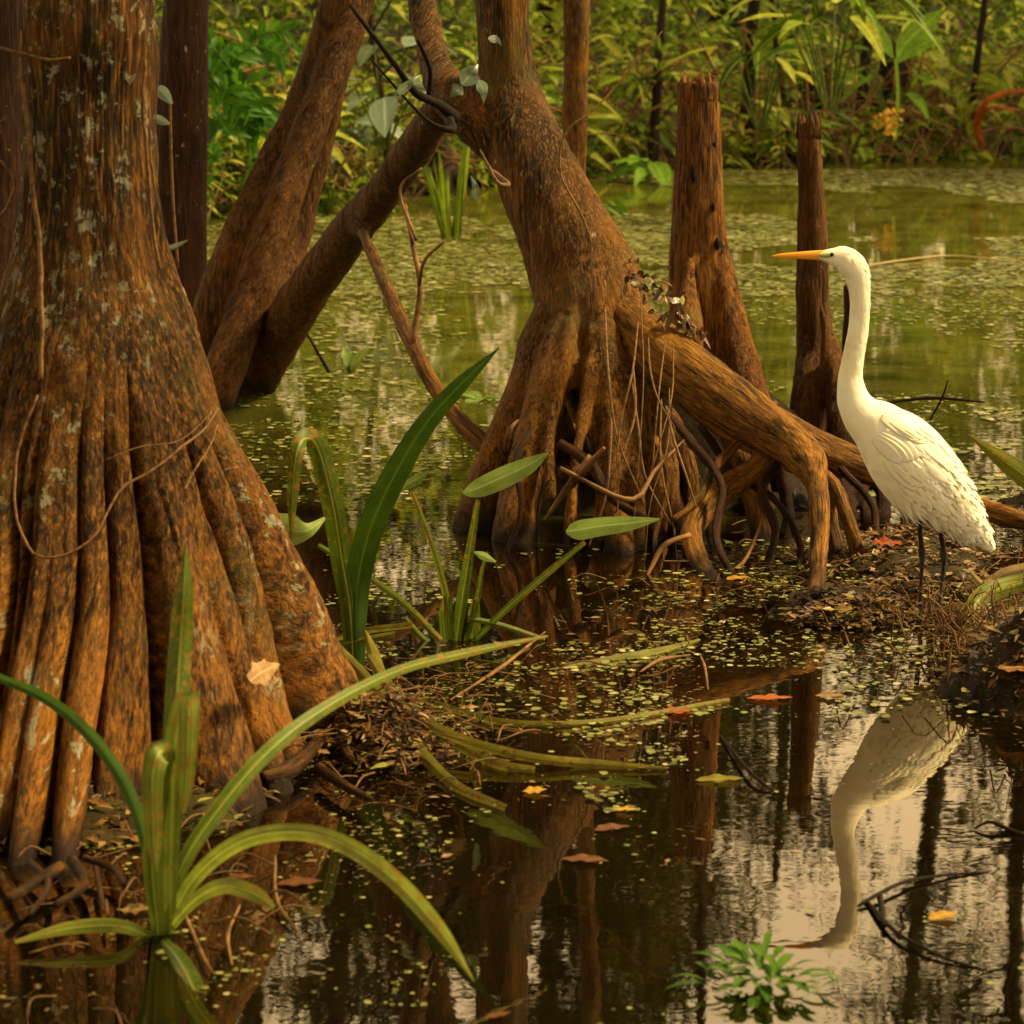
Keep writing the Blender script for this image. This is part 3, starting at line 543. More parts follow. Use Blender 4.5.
# stumps
def stump(label, tubes, topx, topy, topr, Yq, mt=M['bark_stump']):
    e = empty('cypress_stump', at(topx, 500, Yq)*np.array([1, 1, 0]), label, 'stump')
    organic('trunk', [pxtube(tubes[0], 26)]+[taper(r, .3, 26) for r in tubes[1:]], .0105, mt, e, smooth=4, amp=.012, ridge=.006)
    # splintered top
    b = MB(); c = at(topx, topy, Yq); rr = topr*mpp(c)
    for k in range(26):
        a = rng.uniform(0, 2*np.pi); q = c+np.array([np.cos(a)*rr*.8, np.sin(a)*rr*.8, -.05]); h = rng.uniform(.05, .085)
        tube(b, [q, q+np.array([0, 0, h*.6]), q+np.array([rng.uniform(-.003, .003), 0, h])], [rr*.30, rr*.26, rr*.08], 6, rnd=k)
    b.build('broken_top', mt, e); return e
s1 = stump('tall broken stump behind the side limb, widest of the two', [
 [(699, 82, 5.2, 21), (699, 150, 5.2, 23), (698, 230, 5.2, 27), (700, 300, 5.2, 31), (704, 360, 5.2, 36), (702, 430, 5.2, 42), (700, 520, 5.2, 48)],
 [(715, 200, 5.2, 14), (722, 290, 5.18, 18), (736, 350, 5.15, 19), (752, 400, 5.1, 18), (768, 450, 5.05, 17), (780, 520, 5.0, 17)],
 [(690, 260, 5.15, 16), (686, 330, 5.1, 18), (680, 420, 5.05, 18), (672, 520, 5.0, 18)]], 699, 84, 20, 5.2)
for (x, y, a_, b_) in ((692, 172, 3, 10), (712, 205, 2, 5), (716, 242, 3, 7), (713, 143, 2, 3)):
    b = MB(); c = at(x, y, 5.2); P = [c+np.array([0, -.095+.0, q*b_*.003]) for q in (-1, -.4, .4, 1)]; P = [p+np.array([0, .02-.0, 0]) for p in P]
    tube(b, P, [.001, a_*.003, a_*.003, .001], 8, rough=.3, seed=x); b.build('knot_hole', M['dark_twig'], s1)
stump('narrow broken stump directly behind the egret bill', [
 [(809, 122, 5.25, 12), (811, 180, 5.25, 13), (812, 240, 5.25, 15), (812, 300, 5.25, 18), (815, 350, 5.25, 21), (812, 400, 5.2, 21), (808, 450, 5.2, 23), (806, 520, 5.2, 25)],
 [(820, 300, 5.2, 10), (830, 350, 5.18, 14), (840, 400, 5.15, 16), (846, 440, 5.1, 18), (852, 520, 5.1, 20)]], 809, 122, 12, 5.25, M['bark_lean'])
e = empty('snag', at(848, 500, 5.4)*np.array([1, 1, 0]), 'thin dark snag showing between narrow stump and egret neck', 'snag')
organic('stem', [pxtube([(848, 284, 5.4, 5), (850, 320, 5.4, 7), (848, 400, 5.4, 9), (846, 490, 5.4, 12)], 14)], .008, M['bark_dark'], e)

# ------------------------------------------------------------------ egret
def egret():
    Y0 = surf(925, 606)[1]
    base = surf(930, 608)
    root = empty('egret', base, 'white egret with long straight neck and orange bill standing on the mud', 'egret')
    rows = [(818, 256.5, 3), (824, 256, 5.5), (832, 256.5, 8.5), (842, 258, 12), (851, 264, 13.5), (857, 274, 12.5), (859.5, 290, 10.5), (860, 310, 10), (857.5, 335, 10.2), (853, 360, 11), (850.5, 380, 12.5), (853, 398, 16),
            (862, 414, 21), (878, 428, 29), (894, 444, 36), (911, 464, 39.5), (928, 484, 38), (948, 502, 28), (967, 522, 17), (983, 540, 9), (993, 550, 3)]
    lat = [3, 4.5, 7, 9.5, 10, 9.5, 9, 8.5, 8.5, 9, 10, 13, 17, 24, 29, 30, 28, 22, 14, 8, 3]
    q = np.array([[*atw(x, y, Y0), r*mpp(atw(x, y, Y0)), l*mpp(atw(x, y, Y0))] for (x, y, r), l in zip(rows, lat)])
    q = cat(q, 170); P = q[:, :3]; a = q[:, 3]; bq = q[:, 4]; T = nrm(np.gradient(P, axis=0)); LAT = np.tile([0, -1., 0], (len(P), 1)); LAT = nrm(LAT-T*np.sum(LAT*T, 1)[:, None]); N = np.cross(LAT, T)
    ns = 56; th = np.linspace(0, 2*np.pi, ns, endpoint=False)
    V = P[:, None]+N[:, None]*(a[:, None]*np.cos(th))[..., None]+LAT[:, None]*(bq[:, None]*np.sin(th))[..., None]
    s = np.linspace(0, 1, len(P)); bodyw = sstep(.48, .62, s)[:, None, None]; nn = nrm(V-P[:, None])
    V = V+nn*(.006*fbm(V*np.array([22, 22, 22.]), 3)[..., None])*bodyw+nn*(.0022*fbm(V*np.array([60, 60, 40.]), 3)[..., None])
    mb = MB(); i = np.arange(len(P)-1)[:, None]; j = np.arange(ns)[None]; k = (j+1) % ns
    mb.add(V, np.stack([i*ns+j, i*ns+k, (i+1)*ns+k, (i+1)*ns+j], -1).reshape(-1, 4), np.stack([np.cos(th)[None]*.1+0*s[:, None], np.sin(th)[None]*.1+0*s[:, None], s[:, None]+0*th[None]], -1))
    bo = mb.build('body', M['plumage'], root)
    # legs share the body mesh (thighs vanish into the feathers)
    lm = MB()
    for (hx, hy, kx, ky, fx, fy, dy) in ((918, 505, 922, 556, 920, 610, -.02), (938, 508, 944, 558, 940, 612, .035)):
        f = surf(fx, fy); f[2] += .004; Yf = f[1]
        Yh = Y0+.02; pts = [atw(hx, hy-12, Yh), atw((hx+kx)/2, (hy+ky)/2, Yh), atw(kx, ky, Yh+.004), (atw(kx, ky, Yh)+f)/2, f]
        c = cat(np.c_[pts, [.009, .0065, .0065, .0048, .005]], 20); c2 = c[:, 3].copy(); c2[9:11] += .0022; tube(lm, c[:, :3], c2, 10, rough=.1)
        for ang, ln in ((0, .075), (.5, .07), (-.5, .07), (3.1, .045)):
            d = np.array([-math.cos(ang), -math.sin(ang), 0]); pp = [f, f+d*ln*.5+np.array([0, 0, .006]), f+d*ln+np.array([0, 0, -.003])]; tube(lm, cat(pp, 8), [.005, .0045, .004, .0045, .0035, .0035, .003, .0015], 6)
    lo = lm.build('leg', M['leg'], root); lo['label'] = 'slim black legs with long toes'
    # bill: upper and lower mandible
    mbb = MB(); bpts = [atw(826, 256, Y0), atw(812, 255.6, Y0), atw(795, 255.8, Y0), atw(780, 256.2, Y0), atw(770.5, 256.6, Y0)]
    m_ = mpp(bpts[0]); c = cat(np.c_[bpts, [6.2*m_, 5.0*m_, 3.7*m_, 2.5*m_, .5*m_]], 24); Pb, Rb = c[:, :3], c[:, 3]
    for sgn, hh in ((1, .95), (-1, .8)):
        Tb, Nb, Bb = frames(Pb); th2 = np.linspace(0, np.pi, 11)
        Vv = Pb[:, None]+np.array([0, -1., 0])*(Rb[:, None]*.55*np.cos(th2))[..., None]+np.array([0, 0, 1.])*(sgn*(Rb[:, None]*hh*np.sin(th2)+.0003))[..., None]
        ii = np.arange(23)[:, None]; jj = np.arange(10)[None]
        mbb.add(Vv, np.stack([ii*11+jj, ii*11+jj+1, (ii+1)*11+jj+1, (ii+1)*11+jj], -1).reshape(-1, 4), np.stack([0*th2[None]+0*Rb[:, None], np.linspace(0, 1, 24)[:, None]+0*th2[None], 0*th2[None]+0*Rb[:, None]], -1))
    mbb.build('bill', M['bill'], root)
    # lores and eyes, both sides
    for sg in (-1, 1):
        l = MB(); p0 = atw(819, 255.5, Y0)+np.array([0, sg*.0105, 0]); p1 = atw(833, 254, Y0)+np.array([0, sg*.0215, 0])
        tube(l, cat([p0, (p0+p1)/2+np.array([0, sg*.001, 0]), p1], 10), np.array([.002, .004, .005, .0055, .0058, .0058, .005, .0045, .004, .001]), 10); l.build('lore', M['lore'], root)
        ey = MB(); ce = atw(831, 253.6, Y0)+np.array([0, sg*.0240, 0]); t = np.linspace(-1, 1, 9); tube(ey, ce+np.c_[0*t, t*.0042, 0*t], .0046*np.sqrt(1-(t*.98)**2)+.0002, 12); ey.build('eye', M['eye'], root)
    # wings: overlapping feathers laid over the flanks; both sides
    nP = len(P)
    def skin(sv, tv, off):   # body surface point at path fraction sv, angle tv (0=belly/back axis)
        f = sv*(nP-1); i0 = min(int(f), nP-2); g = f-i0; p = P[i0]*(1-g)+P[i0+1]*g; aa = a[i0]*(1-g)+a[i0+1]*g+off; bb = bq[i0]*(1-g)+bq[i0+1]*g+off
        return p+N[i0]*(aa*math.cos(tv))+LAT[i0]*(bb*math.sin(tv)), N[i0]*math.cos(tv)/aa+LAT[i0]*math.sin(tv)/bb, T[i0]
    # which direction of N points up?
    upsign = 1 if N[int(nP*.72)][2] > 0 else -1
    for sg in (1, -1):
        wmb = MB()
        rowsf = [(.60, .72, 10, .10, .034, .0035, (30, 115)), (.66, .80, 10, .12, .034, .0055, (25, 125)), (.72, .88, 8, .13, .042, .0065, (22, 122)), (.58, .70, 9, .13, .04, .006, (10, 70)), (.79, .95, 9, .13, .03, .007, (15, 105)), (.70, .98, 8, .16, .03, .010, (8, 70))]
        for (s0, s1_, nf, ln, wd, off, (t0, t1)) in rowsf:
            for k in range(nf):
                fr = (k+.5)/nf; tv = math.radians(t0+(t1-t0)*fr+rng.uniform(-3, 3)); base_s = s0+(.03 if 0 else 0)-.05*fr+rng.uniform(-.008, .008)
                ang = tv if upsign > 0 else math.pi-tv
                ang = ang*sg; pts, nr = [], []
                for q in np.linspace(0, 1, 12):
                    sv = base_s+q*(s1_-s0)*(1.0-.15*fr); p, n_, t_ = skin(min(sv, .995), ang*(1-.10*q), off*(.05+.36*q)); pts.append(p); nr.append(n_)
                pts = np.array(pts); nr = nrm(np.array(nr)); Tt = nrm(np.gradient(pts, axis=0)); sd_ = np.cross(Tt, nr)
                W = wd*np.clip(np.sin(np.pi*np.linspace(.12, 1, 12)**1.35)**.55, .08, 1)
                ribbon(wmb, pts, W, side=sd_, fold=(-.06), na=7, rnd=rng.random())
        wo = wmb.mesh('wing'); wo.materials.append(M['plumage']); o = bpy.data.objects.new('wing', wo); C.objects.link(o); o.parent = root; o.matrix_parent_inverse = root.matrix_basis.inverted()
        sm = o.modifiers.new('solid', 'SOLIDIFY'); sm.thickness = .0012
    # loose belly and breast plumes
    pl = MB()
    for (sv, tv, n_) in ((.63, 165, 9), (.68, 170, 10), (.73, 172, 12), (.79, 174, 10), (.86, 175, 8)):
        for k in range(n_):
            s2 = sv+rng.uniform(-.03, .03); a2 = math.radians(180-rng.uniform(0, 45))*(1 if rng.random() < .65 else -1); a2 = a2 if upsign > 0 else math.pi-a2
            p, nr_, t_ = skin(s2, a2, -.003); ln = rng.uniform(.035, .07)
            pts = cat([p, p+t_*ln*.6+nrm(nr_)*.004, p+t_*ln+nrm(nr_)*.003+np.array([0, 0, -.006])], 7)
            ribbon(pl, pts, .012*np.array([.5, .9, 1, .9, .7, .45, .08]), side=np.cross(np.tile(t_, (7, 1)), nrm(nr_)), fold=-.2, rnd=rng.random())
    for k in range(70):     # long soft back and tail plumes
        s2 = rng.uniform(.60, .90); a2 = math.radians(rng.uniform(0, 75))*(1 if rng.random() < .6 else -1); a2 = a2 if upsign > 0 else math.pi-a2
        pts = []
        for q in np.linspace(0, 1, 9): p, nr_, t_ = skin(min(s2+q*rng.uniform(.10, .13), .995), a2*(1-.15*q), .0015+.0035*q); pts.append(p)
        pts = np.array(pts); ribbon(pl, pts, .016*np.array([.3, .7, 1, 1, .95, .8, .6, .35, .06]), side=np.cross(nrm(np.gradient(pts, axis=0)), nrm(nr_)), fold=-.15, rnd=rng.random())
    for k in range(2600):
        nk = k < 1300; s2 = rng.uniform(.06, .60) if nk else rng.uniform(.56, .93); a2 = rng.uniform(-math.pi, math.pi); p, nr_, t_ = skin(s2, a2, 0.); ln = rng.uniform(.010, .020) if nk else rng.uniform(.022, .045); nr_ = nrm(nr_)
        t2 = nrm(t_+rng.normal(0, .13, 3)); t2 = nrm(t2-nr_*np.dot(t2, nr_)); pts = p+np.outer(np.linspace(0, 1, 5), t2)*ln+np.outer(np.array([-.0008, .0004, .0007, .0009, .0008])*(.5 if nk else 1.), nr_)
        ribbon(pl, pts, (.005 if nk else .013)*np.array([.6, 1, .95, .65, .1]), side=np.cross(np.tile(t2, (5, 1)), nr_), fold=-.15, na=3, rnd=rng.random())
    pl.build('plumes', M['plumage'], root)
egret()

# ------------------------------------------------------------------ strap-leaved plants
def leafpx(parent, rows, mt, rnd=.5, fold=.3, n=30, name='leaf', twist=0., wav=0., na=7):
    """rows: (px,py,Y or None -> surface, width px, [lift])"""
    pts = []
    for r in rows:
        p = surf(r[0], r[1])+np.array([0, 0, .006]) if r[2] is None else at(r[0], r[1], r[2]); pts.append([*p, r[3]*mpp(p)])
    q = cat(pts, n); b = MB(); ribbon(b, q[:, :3], np.maximum(q[:, 3], .0004), fold=fold, rnd=rnd, twist=twist, wav=wav, na=na); return b.build(name, mt, parent)
Ya = gnd(160, 935)[1]/K
A_ = empty('swamp_lily', gnd(160, 938), 'strap-leaved lily with kinked leaves in front of the massive trunk', 'plant')
L_, D_, Yl = M['lily'], M['lily_dark'], M['yellow_blade']
leafpx(A_, [(163, 935, Ya, 14), (168, 850, Ya-.02, 20), (174, 750, Ya-.02, 24), (180, 650, Ya, 24), (184, 590, Ya, 17), (186, 543, Ya+.01, 2)], L_, .45, .5)
leafpx(A_, [(170, 930, Ya-.01, 12), (172, 830, Ya-.03, 18), (176, 740, Ya-.05, 22), (186, 700, Ya-.06, 22), (189, 702, Ya-.075, 22), (188, 750, Ya-.08, 19), (186, 790, Ya-.08, 14), (183, 814, Ya-.08, 2)], L_, .8, .3, 40)
leafpx(A_, [(158, 935, Ya-.01, 12), (152, 860, Ya-.03, 18), (160, 790, Ya-.04, 20), (166, 757, Ya-.05, 20), (160, 752, Ya-.07, 26), (153, 775, Ya-.08, 22), (154, 840, Ya-.08, 17), (157, 873, Ya-.08, 2)], L_, .75, .3, 40)
leafpx(A_, [(158, 935, Ya, 8), (150, 860, Ya+.03, 13), (128, 790, Ya+.05, 13), (90, 735, Ya+.07, 13), (45, 698, Ya+.09, 11), (-10, 674, Ya+.1, 8)], D_, .6, .3)
leafpx(A_, [(163, 935, Ya, 10), (180, 870, Ya, 15), (218, 810, Ya+.02, 17), (270, 750, Ya+.06, 16), (330, 705, Ya+.12, 13), (400, 670, Ya+.2, 10), (470, 652, Ya+.3, 9), (548, 636, Ya+.4, 2)], L_, .6, .35, 40)
leafpx(A_, [(163, 935, Ya, 10), (195, 878, Ya-.03, 15), (240, 842, Ya-.08, 17), (295, 832, Ya-.12, 17), (345, 845, Ya-.16, 18), (395, 880, Ya-.2, 18), (440, 930, Ya-.24, 15), (474, 981, Ya-.27, 1)], L_, .95, .25, 40)
leafpx(A_, [(166, 932, Ya, 10), (195, 900, Ya-.05, 13), (225, 886, Ya-.08, 16), (255, 894, Ya-.1, 16), (274, 908, Ya-.11, 5)], L_, .85, .2)
leafpx(A_, [(155, 938, Ya, 8), (120, 926, Ya-.02, 14), (70, 928, Ya-.03, 13), (15, 942, Ya-.05, 4)], L_, .9, .2)
leafpx(A_, [(162, 940, Ya-.02, 10), (180, 962, Ya-.09, 20), (198, 1000, Ya-.17, 22), (210, 1050, Ya-.25, 16)], L_, .35, .2)
Yb = gnd(355, 668)[1]/K
B_ = empty('swamp_lily', gnd(355, 668), 'plant with one broad dark leaf and a folded pale leaf beside the big trunk', 'plant')
leafpx(B_, [(358, 680, Yb, 14), (356, 630, Yb, 20), (358, 580, Yb, 26), (370, 530, Yb-.02, 27), (392, 480, Yb-.04, 26), (425, 425, Yb-.06, 21), (462, 383, Yb-.07, 15), (499, 348, Yb-.08, 1)], D_, .6, .35, 40)
leafpx(B_, [(354, 680, Yb, 14), (350, 610, Yb, 20), (342, 560, Yb, 22), (332, 500, Yb-.02, 22), (318, 448, Yb-.03, 22), (306, 438, Yb-.05, 20), (297, 452, Yb-.07, 15), (293, 490, Yb-.07, 12), (291, 540, Yb-.07, 2)], M['lily'], .35, .4, 44)
leafpx(B_, [(325, 518, Yb-.03, 3), (308, 530, Yb-.05, 16), (290, 530, Yb-.05, 32), (276, 522, Yb-.04, 26), (270, 512, Yb-.04, 4)], M['arum'], .9, .3)
for rows, mt, rn in (([(318, 545, Yb+.1, 5), (350, 565, Yb+.08, 6), (400, 600, Yb, 7), (440, 640, Yb-.05, 7)], L_, .6), ([(330, 640, Yb+.05, 6), (370, 630, Yb+.02, 7), (412, 625, Yb, 6)], Yl, .4), ([(320, 648, Yb, 5), (360, 640, Yb, 6), (395, 634, Yb, 6)], Yl, .2)):
    leafpx(B_, rows, mt, rn, .6, name='petiole')
Yc = gnd(460, 640)[1]/K
C_ = empty('arrow_arum', gnd(460, 640), 'clump of long-stalked pale arrow leaves before the stilt roots', 'plant')
for rows in ([(456, 645, 7), (462, 600, 12), (470, 550, 9), (478, 500, 5)], [(470, 645, 6), (505, 610, 7), (545, 575, 7), (585, 542, 5)], [(452, 640, 6), (447, 600, 7), (432, 545, 6), (412, 492, 4)], [(465, 645, 5), (477, 600, 6), (482, 570, 4), (488, 552, 3)], [(468, 618, 5), (500, 625, 6), (545, 640, 5)], [(448, 640, 14), (446, 615, 14), (448, 596, 8)], [(476, 640, 12), (474, 615, 12), (476, 600, 6)], [(452, 655, 5), (425, 640, 6), (405, 618, 5)]):
    leafpx(C_, [(x, y, Yc-.0005*(650-y), w_) for x, y, w_ in rows], L_, rng.uniform(.4, .8), .6, 18, name='petiole')
for rows in ([(463, 493, 3), (475, 489, 18), (500, 478, 23), (528, 465, 18), (548, 453, 2)], [(566, 532, 3), (576, 530, 20), (600, 526, 20), (630, 523, 15), (660, 519, 2)], [(398, 490, 3), (408, 484, 10), (420, 477, 9), (429, 471, 2)], [(474, 552, 2), (484, 556, 9), (496, 562, 2)]):
    leafpx(C_, [(x, y, Yc-.08, w_) for x, y, w_ in rows], M['arum'], rng.uniform(.4, .8), .22, 16, twist=.35)
# fallen yellowed blades on the litter between
for k, (rows, rn) in enumerate((([(368, 655, 8), (400, 700, 14), (450, 735, 11), (530, 757, 10), (600, 764, 9), (668, 768, 2)], .5), ([(345, 655, 6), (385, 700, 15), (415, 745, 14), (455, 785, 11), (505, 808, 8)], .2), ([(365, 630, 2), (372, 650, 12), (390, 690, 12), (450, 738, 12), (500, 765, 12), (535, 770, 8)], .35),
                   ([(365, 690, 6), (420, 700, 9), (500, 722, 8), (600, 722, 7), (730, 700, 5)], .3), ([(330, 640, 6), (350, 662, 12), (400, 712, 12), (440, 730, 6)], .8), ([(700, 640, 3), (650, 655, 12), (610, 660, 8), (560, 668, 3)], .1))):
    e = empty('withered_reed', surf(rows[2][0], rows[2][1]), ('long yellow blade floating across to the open water', 'green-yellow blade sagging down into the scum', 'kinked pale blade lying against the others', 'brownish submerged-looking blade reaching past the orange leaf', 'short bright blade at the foot of the lily', 'greenish blade floating below the stilt roots')[k], 'fallen leaf blade')
    h = [.10, .08, .10, .0, .12, .0][k]
    pts = []
    for m_i, (x, y, w_) in enumerate(rows):
        f = 1-m_i/(len(rows)-1); p = surf(x, y); z = p[2]+.006+h*f*f; p = gnd(x, y, z); pts.append([*p, w_*mpp(p)])
    q = cat(pts, 36); b = MB(); ribbon(b, q[:, :3], q[:, 3], fold=.4, rnd=rn, na=7); b.build('leaf', Yl, e)
# right edge plants
e = empty('swamp_lily', surf(1080, 520), 'green leaf reaching in from the right edge above the mud', 'plant')
p0 = surf(1090, 520)[1]/K
leafpx(e, [(1090, 530, p0, 14), (1060, 500, p0-.05, 26), (1020, 472, p0-.1, 22), (992, 452, p0-.15, 12), (968, 434, p0-.17, 1)], L_, .75, .3)
e = empty('swamp_lily', surf(1085, 600), 'broken green leaf bent down over the mud at the right edge', 'plant')
p0 = surf(1060, 640)[1]/K
leafpx(e, [(1080, 575, p0+.1, 16), (1030, 581, p0+.12, 18), (990, 592, p0+.1, 20), (974, 606, p0+.08, 18), (968, 622, p0+.06, 18), (974, 650, p0+.03, 16), (980, 662, p0+.02, 3)], L_, .8, .35, 34)
leafpx(e, [(1075, 600, p0+.1, 10), (1010, 606, p0+.14, 14), (975, 640, p0+.1, 10), (966, 680, p0+.08, 4)], L_, .3, .35)
leafpx(e, [(1075, 560, p0+.2, 10), (1010, 572, p0+.2, 12), (985, 585, p0+.2, 9), (970, 572, p0+.2, 3)], M['straw'], .9, .5)
leafpx(e, [(1070, 575, p0+.2, 6), (1000, 580, p0+.2, 7), (960, 590, p0+.2, 2)], M['straw'], .8, .5)

# small submerged rosette at the bottom
e = empty('water_plant', gnd(762, 985), 'low bright green leafy sprig breaking the water near the bottom edge', 'plant')
c0 = gnd(762, 985)
for k in range(62):
    a = rng.uniform(0, 2*np.pi); rr = rng.uniform(.0, .085); el = rng.uniform(.1, 1.6); b = MB()
    bs = c0+np.array([np.cos(a)*rr*1.2, np.sin(a)*rr, .004+rng.uniform(0, .055)*(1-rr/.1)]); d = np.array([np.cos(a), np.sin(a), el*.6])
    leaves(b, bs[None], d[None], np.array([[0, 0, 1.]]), rng.uniform(.035, .075), rng.uniform(.012, .022), .35, 'lance', 6); b.build('leaf', M['bright'], e)

# dark twig in the reflection
e = empty('twig', gnd(880, 902), 'forked black twig lying in the water under the bird reflection', 'twig')
for rows in ([(858, 906, 1.5), (875, 896, 2.2), (905, 882, 2), (945, 875, 1.6), (992, 872, .8)], [(866, 900, 2), (885, 922, 2.6), (905, 938, 2.2), (945, 958, 1.7), (992, 972, .8)], [(880, 894, 3), (884, 925, 3)]):
    b = MB(); pts = [[*gnd(x, y, .004+.006*math.sin(q)), r*mpp(gnd(x, y))] for q, (x, y, r) in enumerate(rows)]; c = cat(pts, 16); tube(b, c[:, :3], c[:, 3], 8, rough=.4); b.build('stem', M['dark_twig'], e)
for k, rows in enumerate(([(975, 828, 1.2), (990, 822, 2), (1015, 832, 2.5), (1050, 845, 3)], [(990, 712, 1), (1005, 700, 1.6), (1018, 690, 1)], [(720, 735, 1), (750, 772, 2), (772, 790, 1)], [(640, 672, 1), (660, 660, 2), (690, 655, 1)], [(700, 655, 1), (705, 668, 1.5), (708, 690, 1)],
                          [(275, 855, 1.5), (277, 900, 2), (300, 935, 1)], [(185, 915, 2), (205, 960, 1.5), (215, 975, 1)], [(240, 905, 1), (228, 935, 2), (232, 965, 1)], [(450, 700, 1), (500, 668, 2), (545, 632, 1)])):
    e = empty('twig', gnd(*rows[0][:2]), ['crooked twig jutting from the water at the right edge', 'pale twig on the right hummock', 'short dark twig beside the stump reflection', 'thin pale twig below the stilt roots', 'upright splinter below the stilt roots', 'thin stalk standing in water right of the front lily', 'thin stalk at the foot of the front lily', 'curved stalk beside the front lily', 'straight dead twig crossing the scum'][k], 'twig')
    b = MB(); pts = [[*gnd(x, y, .004+.010*math.sin(q*1.6)), r*mpp(gnd(x, y))] for q, (x, y, r) in enumerate(rows)]; c = cat(pts, 14); tube(b, c[:, :3], c[:, 3], 6, rough=.4); b.build('stem', M['twig' if k in (1, 3, 4, 5, 6, 7, 8) else 'dark_twig'], e)

# fallen / floating leaves
FL = [(677, 713, 32, 16, 'orange_leaf', 'bright orange curled leaf floating in the middle'), (943, 919, 34, 13, 'gold_leaf', 'golden yellow leaf floating under the bird reflection'), (720, 781, 50, 15, 'yellow_blade', 'olive oval leaf floating beside the stump reflection'),
      (535, 793, 24, 15, 'gold_leaf', 'amber leaf at the edge of the scum'), (585, 862, 50, 14, 'brown_leaf', 'brown oval leaf floating in the dark water'), (300, 885, 46, 16, 'brown_leaf', 'dull brown leaf floating right of the front lily'), (625, 812, 26, 9, 'gold_leaf', 'small yellow leaf lying near open water'),
      (498, 1018, 30, 8, 'brown_leaf', 'thin tan leaf at the bottom edge'), (612, 830, 40, 12, 'brown_leaf', 'dark brown leaf partly sunk in mid water'), (136, 912, 32, 18, 'dead', 'curled rusty leaf at the foot of the massive trunk'), (770, 700, 46, 12, 'orange_leaf', 'flat orange leaf floating before the mud'),
      (830, 698, 30, 12, 'dead', 'pinkish brown leaf on the shallow mud edge'), (888, 545, 30, 26, 'orange_leaf', 'rusty leaf on the mud left of the egret legs'), (737, 580, 24, 10, 'gold_leaf', 'small yellow leaf beneath the bent root'), (855, 598, 30, 11, 'dead', 'tan leaf between the root props'),
      (968, 632, 12, 10, 'gold_leaf', 'tiny pale leaf on the right mud'), (962, 673, 24, 12, 'dead', 'pinkish leaf beside the right hummock'), (985, 650, 20, 16, 'arum', 'pale green leaf on the right hummock'), (1016, 670, 36, 30, 'dead', 'big curled orange-brown leaf on the right hummock'),
      (470, 710, 26, 9, 'dead', 'rusty leaf caught in the scum'), (240, 880, 30, 10, 'brown_leaf', 'narrow brown leaf near the small kinked lily leaf'), (810, 912, 12, 5, 'duckweed', 'tiny green leaf floating on the dark water')]
for k, (x, y, lw, lh, mt, lab) in enumerate(FL):
    p = surf(x, y)
    for _ in range(30):      # settle on the first ground the line of sight meets
        if hz_(p) > p[2]+.004: p = p-(p-CO)*.004
        else: break
    m_ = mpp(p); a = rng.uniform(-.5, .5); d = np.array([math.cos(a), math.sin(a), 0]); L = lw*m_; W = lh*m_*1.9
    pts = [p-d*L/2+np.array([0, 0, .0035]), p+np.array([0, 0, .0045+.003*rng.random()]), p+d*L/2+np.array([0, 0, .0035+.005*rng.random()])]; lob = .16 if mt in ('orange_leaf', 'dead') else .03
    q = cat(pts, 14); s = np.linspace(0, 1, 14); b = MB(); sd_ = np.tile(np.cross(d, [0, 0, 1.]), (14, 1))
    ribbon(b, q, W*np.clip(np.sin(np.pi*s**.85), .03, 1)*(1+lob*np.sin(s*rng.uniform(14, 30)+k)+lob*.6*np.sin(s*41+k*2)), side=sd_, fold=.05, na=9, rnd=rng.random(), wav=.035)
    tag(b.build('fallen_leaf', M[mt]), lab, 'leaf', 'loose leaves on water and mud')
# vines
def front(x, y, lift=.012):
    """point on the big trunk's front under the pixel"""
    best = None
    c0 = gnd(95, 722); d = ray(x, y)
    prof_y = [0, 250, 350, 450, 600, 745]; prof_x = [158, 168, 203, 243, 303, 356]
    r_px = np.interp(y, prof_y, prof_x)-88-7*y/722.; rr = r_px*mpp(c0)*1.03; cxx = 88+7*y/722.
    s = np.clip((x-cxx)/r_px, -.98, .98); Yq = c0[1]
    for _ in range(6): Yq = c0[1]-rr*float(yfac(np.array(atw(x, y, Yq)[2])))*math.sqrt(1-s*s)
    return atw(x, y, Yq-lift)
# tan leaf stuck on the big trunk
b = MB(); q = cat([front(250, 681, .03), front(262, 672, .04), front(280, 664, .03)], 12); ribbon(b, q, 24*mpp(q[0])*np.clip(np.sin(np.pi*np.linspace(0.02, 1, 12)**.8), .05, 1)*(1+.2*np.sin(np.arange(12)*2.)), fold=.25, rnd=1., wav=.08, na=7)
tag(b.build('fallen_leaf', M['dead']), 'tan star-edged leaf stuck to the right buttress of the massive trunk', 'leaf', 'loose leaves on water and mud')
V_ = [([(22, 30), (22, 70), (28, 130), (33, 190), (40, 250), (42, 320), (40, 380)], 4.5, .02, 'thick vine hanging down the upper part of the massive trunk'),
      ([(38, 395), (18, 450), (16, 510), (32, 552), (62, 556), (95, 535), (120, 490), (150, 472), (180, 448), (205, 428), (218, 408)], 2.6, .0, 'thin looping vine draped across the buttresses'),
      ([(218, 425), (208, 450), (195, 468), (185, 490)], 2.0, .0, 'short vine tail on the right buttress'), ([(105, 460), (140, 447), (180, 440), (212, 412)], 1.2, .0, 'hair-thin vine above the looping vine'),
      ([(145, 60), (143, 110), (148, 165), (152, 220), (160, 270)], 3.5, .02, 'vine running down the right side of the massive trunk'), ([(0, 48), (30, 55), (50, 60), (70, 58)], 3, .03, 'stub of bare branch crossing the upper trunk'), ([(0, 160), (14, 180), (8, 205), (0, 215)], 3, .03, 'curled vine end at the left edge')]
